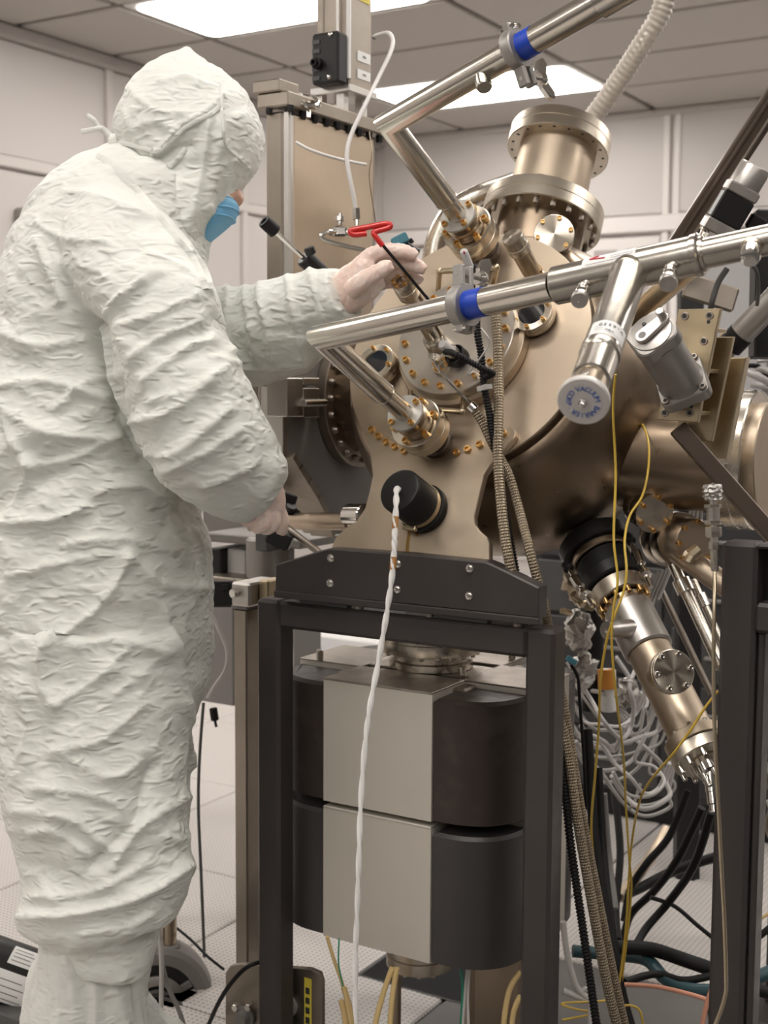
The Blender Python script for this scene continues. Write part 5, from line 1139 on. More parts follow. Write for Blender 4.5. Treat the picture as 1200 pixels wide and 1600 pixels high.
for s_ in (-1, 1):
    part('eyebrow', MB().tube(pxpath([(374, 275.5, 2.26+.030*s_), (381, 274.5, 2.26+.020*s_), (386, 272.5, 2.26+.010*s_)]), .0033, 8, flat=.6), 'brow', fo_)
    part('eye', MB().sphere(T(*at(355, 289, 2.26+.030*s_)), .012, .012, .012, 14, 8), 'eye_white', fo_)
    part('pupil', MB().sphere(T(*(at(363, 290, 2.26+.030*s_))), .0045, .0045, .0045, 10, 6), 'brow', fo_)
mk = weld([loft(column([(303, 330, 356, 2.26, .05), (311, 328, 365, 2.26, .06), (320, 326, 373, 2.26, .064), (330, 324, 371, 2.26, .066), (343, 322, 365.5, 2.26, .066), (355, 318, 352, 2.26, .064), (366, 314, 339, 2.26, .056), (378, 310, 325, 2.26, .04)]), 28)], .004, 2); mk.shade_smooth()
mo_ = put('face_mask', mk, 'mask_blue', pe)
part('mask_top_edge', loft(column([(305, 332, 359.5, 2.26, .0535), (309, 331, 364.5, 2.26, .0598), (313, 330, 368.5, 2.26, .0625)]), 28), 'mask_white', mo_)
for y, r_ in ((330, 372.6), (343, 367)): part('pleat', loft(column([(y-1.5, 330, r_-.8, 2.26, .066), (y, 330, r_+.6, 2.26, .0675), (y+1.5, 330, r_-.8, 2.26, .066)]), 28), 'mask_blue', mo_)
def ribbon(name, pts, w, m, parent, tree, off=.002, sub=6, flat=.28, label=None):
    out = []
    for x, y in [tuple(p) for p in [(v.x, v.y) for v in spline([V((x, y, 0)) for x, y in pts], sub)]]:
        h = hit(x, y, tree, off)
        if h is not None: out.append(h)
    out = [out[0]]+[(a+b*2+c)/4 for a, b, c in zip(out, out[1:], out[2:])]+[out[-1]]
    b = MB(); rows = []
    for i, p in enumerate(out):
        t = (out[min(i+1, len(out)-1)]-out[max(i-1, 0)]).normalized(); v_ = (p-CAM).normalized(); n_ = t.cross(v_).normalized(); k_ = n_.cross(t).normalized()
        if k_.dot(v_) > 0: k_ = -k_
        rows.append(b.add([p+n_*w, p+n_*w*.6+k_*w*flat, p-n_*w*.6+k_*w*flat, p-n_*w, p-k_*w*.5], []))
    for A, B in zip(rows, rows[1:]):
        for k in range(5): b.f.append((A+k, A+(k+1) % 5, B+(k+1) % 5, B+k))
    b.f += [tuple(rows[0]+k for k in range(5)), tuple(rows[-1]+k for k in range(5))[::-1]]; b.fix = True
    return part(name, b, m, parent, label=label)
ribbon('hood_strap', [(184, 222), (205, 226), (228, 233), (246, 236), (262, 226), (282, 205), (305, 190), (330, 178), (345, 164)], .0040, 'tyvek_flat', ho, hbvh)
ribbon('hood_strap', [(240, 232), (238, 246), (241, 258), (248, 264), (262, 262), (278, 248), (290, 232)], .0045, 'tyvek_flat', ho, hbvh)
ribbon('hood_seam', [(345, 128), (346, 160), (348, 190), (352, 226), (366, 242), (384, 258)], .0022, 'tyvek_flat', ho, hbvh)
part('tie_end', MB().tube(pxpath([(184, 222, 2.19), (168, 208, 2.2), (156, 200, 2.21), (147, 188, 2.21), (136, 180, 2.215)]), .0045, 8, flat=.35), 'tyvek_flat', ho)
part('tie_end', MB().tube(pxpath([(184, 224, 2.19), (172, 212, 2.2), (160, 201, 2.2), (143, 203, 2.205), (127, 206, 2.21)]), .0045, 8, flat=.35), 'tyvek_flat', ho)
part('tie_knot', MB().sphere(T(*at(178, 222, 2.19)), .010, .010, .014, 12, 8), 'tyvek_flat', ho)
ribbon('collar', [(150, 246), (178, 262), (205, 290), (232, 322), (256, 352), (280, 382), (300, 406), (312, 432), (318, 452)], .0080, 'tyvek_flat', pe, bvh, .0015, 6, .10)
ribbon('front_flap', [(296, 396), (309, 412), (319, 432), (323, 452)], .010, 'tyvek_flat', pe, bvh, .001, 6, .08)
def boot(rows, toe, d, h):
    R = column(rows); c = R[-1][0]; L = c.z
    for k, (l, r) in enumerate(toe):
        z = L*(1-(k+1)/len(toe))+.012; q = at((l+r)/2, 1600, d); q = V((q.x, q.y, z)); R.append((q, RT*((r-l)/2*d/FPX), F0*h*(1-.06*k)))
    return loft(R, 36)
for rows, toe, d, h, sd in (([(1436, 110, 205, 2.14, .055), (1455, 74, 222, 2.14, .085), (1490, 60, 218, 2.14, .09), (1540, 48, 222, 2.14, .088), (1600, 42, 226, 2.14, .085)], [(40, 250), (40, 300), (42, 332), (44, 338)], 2.14, .075, 3.),
                            ([(1400, 120, 235, 2.38, .07), (1450, 112, 243, 2.38, .085), (1500, 112, 238, 2.38, .085), (1550, 118, 226, 2.38, .08), (1580, 118, 240, 2.38, .075), (1600, 118, 262, 2.38, .07)], [(118, 300), (118, 322), (120, 326)], 2.38, .065, 8.)):
    bo = weld([boot(rows, toe, d, h)], .006, 3); crumple(bo, [(16, 3, .06, .010), (30, 5, -.1, .005), (30, 60, .4, .0012)], [], sd); bo.shade_smooth(); put('boot_cover', bo, 'tyvek_flat', pe)
# gloved hands: palm, thumb and four fingers welded into one skin each
def finger(pts): return loft(limb([(x, y, d, r, r*d/FPX*.92) for x, y, d, r in pts], 5), 14, 2.0)
far_hand = [loft(limb([(518, 474, 2.205, 31, .024), (536, 460, 2.19, 33, .024), (556, 446, 2.175, 35, .024), (574, 433, 2.165, 33, .022), (590, 424, 2.165, 26, .019)], 4), 24),
    finger([(548, 455, 2.15, 15), (566, 440, 2.13, 15), (588, 426, 2.118, 13), (604, 417, 2.112, 11.5), (613, 412, 2.11, 8)]),
    finger([(562, 416, 2.165, 14), (582, 399, 2.16, 13.5), (608, 392, 2.152, 12.5), (636, 394, 2.147, 11.5), (651, 401, 2.147, 8)]),
    finger([(575, 420, 2.185, 14), (600, 405, 2.18, 13), (630, 407, 2.17, 12.5), (652, 416, 2.165, 11.5), (664, 423, 2.163, 8)]),
    finger([(582, 432, 2.205, 13), (606, 422, 2.205, 12.5), (632, 426, 2.20, 12), (650, 434, 2.195, 10.5), (658, 439, 2.19, 7)]),
    finger([(584, 446, 2.215, 12), (604, 440, 2.22, 11), (624, 441, 2.22, 10), (637, 446, 2.215, 7)])]
hm = weld(far_hand, .0024, 4); wrinkle(hm, [(60, 110, 60, .9, .0011, 1), (110, 60, 90, .2, .0006, 1)], 2.); hm.shade_smooth(); put('gloved_hand', hm, 'glove', pe)['label'] = 'gloved far hand pinching the red key'
near_hand = [loft(limb([(396, 752, 2.10, 36, .030), (407, 770, 2.105, 36, .030), (414, 790, 2.11, 33, .028), (417, 806, 2.12, 25, .022)], 4), 24),
    finger([(428, 782, 2.115, 13), (437, 800, 2.115, 12), (441, 818, 2.12, 11), (439, 834, 2.13, 8)]),
    finger([(424, 798, 2.10, 12.5), (427, 815, 2.095, 12), (416, 825, 2.10, 11.5), (403, 818, 2.115, 10)]),
    finger([(412, 800, 2.09, 12.5), (412, 818, 2.085, 12), (400, 823, 2.09, 11), (391, 812, 2.11, 9)]),
    finger([(400, 798, 2.085, 11.5), (396, 812, 2.08, 11), (386, 814, 2.09, 10), (381, 804, 2.105, 8)]),
    finger([(396, 772, 2.16, 13), (400, 792, 2.17, 12), (410, 808, 2.175, 11), (420, 816, 2.17, 8)])]
hm = weld(near_hand, .0024, 4); wrinkle(hm, [(50, 90, 50, .7, .0011, 1), (110, 60, 90, .2, .0006, 1)], 5.); hm.shade_smooth(); put('gloved_hand', hm, 'glove', pe)['label'] = 'gloved near hand pointing down'
# the red-handled hex key he turns
t = thing('hex_key', 'red loop-handled hex key held upright in the far gloved hand', 'tool', at(645, 440, 2.13))
part('handle', MB().tube(pxpath([(573, 365, 2.104), (560, 366.5, 2.104), (552, 366.5, 2.104), (547.5, 363, 2.104), (551, 359.5, 2.104), (575, 355, 2.104), (600, 350, 2.104), (608, 350.5, 2.104), (610, 353, 2.104), (606, 356.5, 2.104), (588, 361.5, 2.104), (584, 364, 2.104), (586, 369, 2.104), (598, 384, 2.108)], 5), .0047, 12), 'red_vinyl', t)
part('shaft', MB().cyl(at(594, 378, 2.107), at(671, 470, 2.19), .0027, n=6), 'black_plastic', t)
solo('spring_clip', MB().box(frame_xyz(at(625, 376, 2.35), (RT+UP*.5).normalized(), FW, (UP-RT*.5).normalized()), .03, .02, .018, .002).cyl(at(632, 366, 2.35), at(622, 384, 2.35), .004, n=8), 'teal', 'small teal bracket peeking out above the gloved fingertips', 'bracket')
solo('toggle', MB().box(frame_xyz(at(642, 388, 2.36), (RT-UP*.65).normalized(), FW, (UP+RT*.65).normalized()), .034, .016, .012, .002).cyl(at(640, 374, 2.36), at(644, 380, 2.36), .005, n=8), 'black_plastic', 'black toggle beside the teal bracket above the fingertips', 'bracket')
# ------------------------------------------------------------------ floor-level gear, cables and cords
t = thing('equipment_bench', 'low grey equipment bench with boxes on its shelf, behind the lower gloved hand', 'bench', at(390, 1095, 3.6)*1.0)
B0, B1 = at(322, 845, 3.3), at(462, 845, 3.0)
def slab_px(nm, x0, x1, ytop, ybot, d, dp, m, parent, ch=.003):   # a box seen square to the room axes: its front face spans the given pixels
    p = at((x0+x1)/2, (ytop+ybot)/2, d); a, b_ = on(x0, ytop, 'Y', p.y), on(x1, ybot, 'Y', p.y)
    zt = on((x0+x1)/2, ytop, 'Y', p.y).z; zb = on((x0+x1)/2, ybot, 'Y', p.y).z
    return part(nm, MB().bb((a.x, p.y, max(zb, .001)), (b_.x, p.y+dp, zt), ch), m, parent)
slab_px('top', 316, 470, 838, 852, 3.0, .45, 'mid_grey', t)
slab_px('upper_box', 316, 400, 792, 838, 3.25, .2, 'mid_grey', t)
slab_px('vent_panel', 398, 418, 826, 862, 2.95, .05, 'dark_grey', t)
slab_px('shelf', 316, 440, 905, 914, 3.0, .45, 'dull_steel', t)
for x_ in (240, 424): slab_px('leg', x_, x_+14, 850, 1640, 3.05, .04, 'dull_steel', t)
slab_px('black_box', 326, 346, 857, 905, 3.1, .2, 'black_plastic', t)
slab_px('white_box', 350, 384, 858, 905, 3.1, .2, 'white_label', t)
slab_px('black_box', 344, 352, 856, 905, 3.2, .2, 'cabinet_dark', t)
slab_px('cabinet', 296, 365, 940, 1098, 3.4, .4, 'lead_grey', t)
p = at(412, 870, 3.0); part('canister', MB().cyl(p-UPZ*.05, p+UPZ*.045, .04, n=28, ch=.006), 'cast_grey', t)
solo('power_connector', MB().box(frame(at(348, 928, 2.66), -FW, RT), .056, .052, .03, .003).box(frame(at(352, 918, 2.642), -FW, RT), .012, .012, .01, .001), 'black_plastic', 'square black connector box on the stand column, right of the coverall', 'connector')
t = thing('stand_column', 'bare square steel column left of the portal frame, clamped near its top', 'column', at(395, 1600, 2.62)*1.0)
A = on(366, 1200, 'Y', at(366, 1200, 2.62).y); Bx = on(386, 1200, 'Y', A.y).x
zt_ = on(376, 952, 'Y', A.y).z
part('tube', MB().bb((A.x, A.y, 0), (Bx, A.y+.085, zt_), .003), 'dull_steel', t)
part('cap', MB().bb((A.x-.004, A.y-.004, zt_), (Bx+.004, A.y+.09, zt_+.008), .002), 'lead_grey', t)
part('clamp_block', MB().bb((A.x+.006, A.y-.016, zt_+.0085), (Bx+.02, A.y+.08, zt_+.055), .004), 'aluminium', t)
part('clamp_block', MB().bb((Bx+.022, A.y+.01, zt_-.03), (Bx+.045, A.y+.06, zt_+.06), .003), 'bracket_gold', t)
part('clamp_knob', MB().cyl((A.x+.02, A.y-.017, zt_+.035), (A.x+.02, A.y-.03, zt_+.035), .009, n=12, ch=.002), 'chrome', t)
wire('hanging_cable', 'thin grey cord hanging beside the coverall leg down to the floor', [(318, 1098, 2.9), (312, 1180, 2.9), (310, 1260, 2.9), (314, 1360, 2.9), (318, 1460, 2.9), (321, 1540, 2.9), (326, 1620, 2.9)], .0035, 'dark_grey', None)
wire('hanging_cable', 'pale cord looping under the bench shelf', [(328, 952, 2.9), (342, 985, 2.9), (354, 1015, 2.9), (352, 1045, 2.9), (336, 1070, 2.92), (324, 1090, 2.95)], .0035, 'grey_wire', None)
solo('hanging_plug', MB().cyl(at(333, 1106, 2.9), at(336, 1126, 2.9), .009, n=12, ch=.002).cyl(at(336, 1126, 2.9), at(338, 1136, 2.9), .003, n=8), 'black_rubber', 'small black plug dangling in front of the pale floor', 'plug')
# round blower, motor and bracket on the floor, bottom left
t = thing('blower', 'round grey blower housing with a dark slotted hub, bottom left', 'blower', at(268, 1640, 2.72)*1.0)
c = at(244, 1572, 2.72); M = frame(c, (-FW+RT*.25).normalized(), RT)
lath('housing', M, [(0, -0.0952), (0.1088, -0.0952), (0.1197, -0.0816), (0.1224, -0.0408), (0.1170, -0.0082), (0.1061, 0), (0.0843, 0), (0.0816, -0.0163), (0, -0.0163)], 'lead_grey', t, 56)
lath('slot_ring', M, [(0.0490, -0.0156), (0.0816, -0.0156), (0.0816, -0.0082), (0.0490, -0.0082), (0.0490, -0.0156)], 'black_plastic', t, 48)
lath('inner_ring', M, [(0.0408, -0.0160), (0.0598, -0.0160), (0.0612, 0.0000), (0.0544, 0.0041), (0.0422, 0.0041), (0.0408, 0), (0.0408, -0.0160)], 'cast_grey', t, 48)
lath('hub', M, [(0, -0.0160), (0.0354, -0.0160), (0.0354, 0.0054), (0.0313, 0.0109), (0, 0.0109)], 'dark_grey', t, 40)
for k in range(3):
    a = 2*math.pi*k/3+0.5; part('spoke', MB().box(M@Matrix.Rotation(a, 4, 'Z')@T(0.0707, 0, -0.0082), 0.0272, 0.0163, 0.0136, 0.0027), 'lead_grey', t)
part('label', MB().box(M@T(.004, -.014, .0115), .014, .022, .001), 'yellow_label', t)
part('base', MB().bb((c.x-.07, c.y-.03, 0), (c.x+.07, c.y+.06, c.z-.10), .004), 'dark_grey', t)
p = at(263, 1484, 2.76); t = thing('exhaust_pipe', 'short upright brown steel pipe above the round blower', 'pipe', p)
part('pipe', MB().cyl(p, at(264, 1400, 2.76), .017, n=24), 'bronzed_steel', t); part('flange', MB().cyl(p-UPZ*.012, p+UPZ*.014, .025, n=24, ch=.003), 'lead_grey', t)
t = thing('pump_motor', 'black cylindrical motor with two white data labels, bottom left corner', 'motor', at(20, 1640, 2.62)*1.0)
p, q = at(-60, 1500, 2.62), at(74, 1548, 2.62); ax = (q-p).normalized(); M = frame(p, ax, -FW); L = (q-p).length; R_ = .068
lath('shell', M, [(0, 0), (R_-.006, 0), (R_, .006), (R_, L-.02), (R_-.01, L), (0, L)], 'black_plastic', t, 48)
for k in range(10): part('cooling_fin', MB().lathe(M@T(0, 0, .012+L*.02*k), [(R_-.002, 0), (R_+.002, .001), (R_+.002, .003), (R_-.002, .004)], 40), 'black_plastic', t)
fa = face_ang(M, CAM); fu = face_ang(M, CAM+UPZ*9); sg2 = 1 if ((fu-fa+math.pi) % (2*math.pi)-math.pi) > 0 else -1
for a0, a1, z0, z1 in ((.35, 1.0, .52, .84), (-.75, .15, .40, .86)):
    dl_ = bent_label('data_label', t, M, R_+.0006, fa+sg2*a0, fa+sg2*a1, L*z0, L*z1, 'white_label')
    for k in range(4): bent_label('print_line', dl_, M, R_+.0011, fa+sg2*(a0+.1+(a1-a0)*.2*k), fa+sg2*(a0+.13+(a1-a0)*.2*k), L*(z0+.03), L*(z1-.05-.04*(k % 2)), 'lead_grey')
part('foot', MB().bb((p.x+.05, p.y-.03, 0), (p.x+.25, p.y+.06, p.z-.06), .004), 'dark_grey', t)
t = thing('leveling_bracket', 'grey steel bracket plate with a yellow strip label, on the floor behind frame post', 'bracket', at(460, 1640, 2.5)*1.0)
p = at(460, 1520, 2.46); MB_ = front_M(p.y)
def pz(x, y): q = on(x, y, 'Y', p.y); return (q.x, max(q.z, .004))
part('plate', MB().prism(MB_, [pz(352, 1640), pz(352, 1520), pz(360, 1509), pz(376, 1506), pz(484, 1514), pz(499, 1521), pz(503, 1534), pz(503, 1640)], -.010, 0, .0015), 'dull_steel', t)
a, b_ = on(476, 1527, 'Y', p.y), on(487, 1605, 'Y', p.y); sl_ = part('strip_label', MB().bb((a.x, p.y-.0012, b_.z), (b_.x, p.y-.0002, a.z)), 'yellow_label', t)
for k in range(4): z0 = a.z-.018-.019*k; part('label_print', MB().bb((a.x+.003, p.y-.0016, z0-.012), (b_.x-.004, p.y-.0012, z0)), 'black_print', sl_)
for x, y in ((450, 1570), (384, 1588)):
    q = on(x, y, 'Y', p.y-.001); part('adjuster_dial', MB().lathe(frame(q, V((0, -1, 0))), [(0, 0), (.022, 0), (.022, .006), (.016, .008), (.013, .02), (0, .022)], 28), 'lead_grey', t)
for k, x in enumerate((372, 392)): bolt(t, on(x, 1572, 'Y', p.y), V((0, -1, 0)), .008, .012, 'hex', 'chrome')
wire('floor_cable', 'black cable arching from the blower to the bracket plate', [(318, 1620, 2.6), (340, 1570, 2.5), (362, 1535, 2.44), (388, 1510, 2.42), (420, 1500, 2.45)], .0042, 'black_rubber', None)
wire('floor_cable', 'thin black cable crossing the pale floor behind the coverall boots', [(276, 1450, 2.8), (300, 1470, 2.75), (325, 1495, 2.7), (350, 1515, 2.68)], .0028, 'black_rubber', None)
wire('grey_tube', 'pale grey tube dropping past the round blower hub', [(247, 1440, 2.55), (252, 1490, 2.55), (252, 1560, 2.55), (250, 1640, 2.55)], .0045, 'grey_wire', None, 'tube')
wire('grey_tube', 'slate tube slanting down across the round blower hub', [(250, 1490, 2.56), (262, 1540, 2.56), (280, 1580, 2.55), (296, 1630, 2.55)], .0045, 'lead_grey', None, 'tube')
# behind and under the ion pump
t = thing('back_column', 'tan square steel column standing behind the magnet block', 'column', at(770, 1640, 2.5)*1.0)
p = at(735, 1560, 2.5); q = on(812, 1560, 'Y', p.y); part('tube', MB().bb((p.x, p.y, 0), (q.x, p.y+.06, .42), .004), 'plate_steel', t)
part('floor_foot', MB().bb((p.x-.03, p.y-.03, 0), (q.x+.03, p.y+.09, .012), .003), 'dull_steel', t)
t = thing('base_unit', 'black low cabinet with grey top edge on the floor behind the magnet block', 'cabinet', at(650, 1640, 2.75)*1.0)
slab_px('body', 560, 740, 1562, 1690, 2.75, .35, 'black_plastic', t); slab_px('top_edge', 556, 744, 1549, 1566, 2.74, .37, 'dark_grey', t)
t = thing('storage_crate', 'white storage crate with a blue lid seen through the portal frame opening', 'crate', at(530, 1060, 5.6)*1.0)
slab_px('crate', 455, 640, 1000, 1060, 5.6, .3, 'white_label', t); slab_px('blue_lid', 466, 500, 1012, 1030, 5.58, .02, 'blue_print', t); slab_px('grey_band', 500, 640, 1018, 1026, 5.58, .02, 'cabinet_grey', t)
def loose(name, label, pts, r, m, group=None): return wire(name, label, pts, r, m, group, 'cable')
loose('thin_wire', 'tan wire hanging from the left underside of the magnet block', [(511, 1463, 2.25), (522, 1500, 2.26), (537, 1545, 2.27), (549, 1605, 2.28), (556, 1660, 2.3)], .0032, 'tan_wire')
loose('thin_wire', 'green wire hanging beside the tan wire under the magnet block', [(530, 1466, 2.25), (529, 1505, 2.25), (536, 1541, 2.26)], .0014, 'green_wire')
for a, b_, c, lab in (((613, 1512), (598, 1555), (585, 1610), 'tan sleeved wire left under the magnet block bottom flange'), ((620, 1512), (613, 1560), (609, 1610), 'tan sleeved wire nearest below the bottom flange'), ((537, 1542), (546, 1575), (552, 1612), 'tan insulating sleeve over the green wire'), ((533, 1563), (538, 1585), (541, 1615), 'short orange-tan sleeve beside the green wire'), ((813, 1518), (795, 1550), (786, 1612), 'thick tan wire bowing out beside the right post'), ((813, 1556), (803, 1580), (799, 1612), 'second tan wire bowing beside the right post')):
    loose('sleeved_wire', lab, [(*a, 2.3), (*b_, 2.3), (*c, 2.3), (c[0]-2, c[1]+60, 2.3)], .0052, 'tan_wire', 'tan sleeved wires under the magnet block')
for pts, m, lab, r in (([(720, 1512), (723, 1550), (720, 1610)], 'green_wire', 'green wire among white ones behind the magnet block', .0028), ([(731, 1512), (727, 1545), (722, 1610)], 'white_wire', 'white wire crossing the green one behind the magnet block', .003), ([(734, 1512), (731, 1560), (732, 1610)], 'white_wire', 'straight white wire next to the tan column', .0026)):
    loose('thin_wire', lab, [(x, y, 2.36) for x, y in pts]+[(pts[-1][0], 1680, 2.36)], r, m)
# yellow thermocouple wires on the right
loose('yellow_wire', 'straight yellow wire hanging from behind the drop leg end cap', [(962, 585, 1.98), (958, 640, 2.0), (962, 740, 2.02), (959, 840, 2.02), (965, 905, 2.02), (958, 955, 2.03), (956, 1010, 2.05), (963, 1090, 2.1), (974, 1180, 2.2), (978, 1260, 2.3), (983, 1340, 2.35), (986, 1400, 2.4), (972, 1530, 2.45), (968, 1560, 2.46)], .0021, 'yellow_wire')
loose('yellow_wire', 'yellow wire curving from a screw on the chamber side, then down', [(997, 652, 2.33), (1008, 672, 2.28), (1014, 700, 2.24), (1012, 740, 2.2), (1003, 776, 2.18), (984, 806, 2.15), (976, 845, 2.12), (979, 890, 2.1), (974, 925, 2.1), (960, 962, 2.1), (948, 1000, 2.12), (938, 1065, 2.15), (936, 1130, 2.2), (930, 1210, 2.25), (924, 1300, 2.3), (936, 1400, 2.35), (950, 1480, 2.4), (958, 1540, 2.42), (966, 1560, 2.44)], .0021, 'yellow_wire')
loose('yellow_wire', 'yellow wire slanting down left across the barrel from the right stand', [(1122, 1080, 1.95), (1100, 1108, 1.96), (1078, 1142, 1.97), (1050, 1180, 2.0), (1020, 1215, 2.1), (1000, 1250, 2.2), (988, 1310, 2.35), (982, 1380, 2.4), (978, 1450, 2.42), (966, 1550, 2.44)], .0021, 'yellow_wire')
loose('yellow_wire', 'yellow wire kinked along the floor beside the frame post', [(966, 1555, 2.44), (974, 1556, 2.44), (940, 1564, 2.4), (878, 1568, 2.35), (905, 1578, 2.36), (935, 1582, 2.38), (878, 1594, 2.35)], .0020, 'yellow_wire')
loose('yellow_wire', 'yellow wire hooking over the floor right of the braided hose', [(966, 1573, 2.42), (985, 1571, 2.42), (1000, 1580, 2.42), (1006, 1610, 2.42)], .0022, 'yellow_wire')
bolt(None, V((0, 0, 0)), (0, 0, 1), 1, 1) if False else None
LOOPS = [([(924, 1094), (942, 1125), (970, 1154), (986, 1135), (990, 1100), (984, 1070)], 'hanging nearest the braided hose'), ([(913, 1127), (940, 1132), (970, 1134), (996, 1112)], 'as a flat sag across the dark gap'), ([(930, 1167), (968, 1163), (1000, 1152), (1030, 1140)], 'as a taut line left of the barrel'),
 ([(922, 1192), (948, 1204), (988, 1187), (1012, 1140), (1016, 1112)], 'as a wide swing below the barrel'), ([(980, 1240), (1015, 1244), (1038, 1222), (1022, 1198), (992, 1188)], 'as a closed loop low in the gap'), ([(978, 1246), (1009, 1264), (1046, 1244), (1041, 1219)], 'as the lowest loop over the floor'),
 ([(915, 1075), (938, 1082), (962, 1096), (985, 1120)], 'slanting behind the yellow wires'), ([(985, 1060), (998, 1100), (1010, 1104), (1014, 1080)], 'as a short bight beside the barrel'), ([(905, 1150), (925, 1150), (945, 1160), (960, 1172)], 'as a stub at the frame post'), ([(958, 1190), (985, 1215), (1008, 1240), (1030, 1230)], 'crossing two other loops'),
 ([(912, 1188), (930, 1196), (944, 1216), (962, 1240), (985, 1262)], 'trailing low to the right'), ([(990, 1150), (1010, 1170), (1032, 1192), (1040, 1212)], 'curling behind the end flange')]
for i, (pts, w_) in enumerate(LOOPS):
    loose('looped_cable', 'white cable %s, under the chamber' % w_, [(x, y, 2.75+.06*(i % 4)+.04*math.sin(k*2.)) for k, (x, y) in enumerate([(pts[0][0]-22, pts[0][1]-34)]+pts+[(pts[-1][0]+16, pts[-1][1]-38)])], (.0046, .0036, .0052)[i % 3], ('white_wire', 'grey_wire')[i % 4 >= 2], 'white looped cables under the chamber')
for i, (pts, w_) in enumerate(LOOPS[:9]):
    loose('tangled_cable', 'thin grey cable tangled beside the white one %s' % w_, [(x+9*math.sin(i*2.1)+3*k, y+14+6*math.cos(i*1.7+k), 2.86+.03*(i % 5)) for k, (x, y) in enumerate([(pts[0][0]-30, pts[0][1]-50)]+pts+[(pts[-1][0]+10, pts[-1][1]-60)])], (.003, .004)[i % 2], ('grey_wire', 'black_rubber', 'grey_wire')[i % 3] if i % 3 != 1 else 'grey_wire', 'thin grey cables under the chamber')
t = thing('probe_body', 'white cylinder with an orange band among the cable loops', 'probe', at(952, 1115, 2.85))
part('cylinder', MB().cyl(at(951, 1112, 2.85), at(950, 1045, 2.85), .017, n=20, ch=.003), 'white_label', t); part('band', MB().cyl(at(948, 1076, 2.84), at(947, 1046, 2.84), .0185, n=20), 'orange_label', t)
t = thing('dark_tube', 'black upright tube behind the yellow wires, under the black collar', 'tube', at(928, 1120, 2.9)); part('tube', MB().cyl(at(926, 1110, 2.9), at(926, 930, 2.9), .024, n=20), 'black_rubber', t)
for i, (x, y, r_, w_) in enumerate(((905, 985, .030, 'next to the frame corner'), (912, 1048, .026, 'below the frame corner'), (978, 1085, .022, 'beside the orange-banded cylinder'), (902, 905, .03, 'behind the mounting bracket end'))):
    fm = MB().sphere(T(*at(x, y, 2.75)), r_, r_*.8, r_*1.5, 22, 14); fm.v = [v_+V((noise.noise(v_*70), noise.noise(v_*70+V((5, 0, 0))), noise.noise(v_*70+V((0, 9, 0)))))*.016 for v_ in fm.v]
    solo('foil_wrap', fm, 'foil' if i != 3 else 'bronzed_steel', 'crumpled foil wrapping on a pipe joint %s' % w_, 'foil', 'crumpled foil wraps', sharp=20)
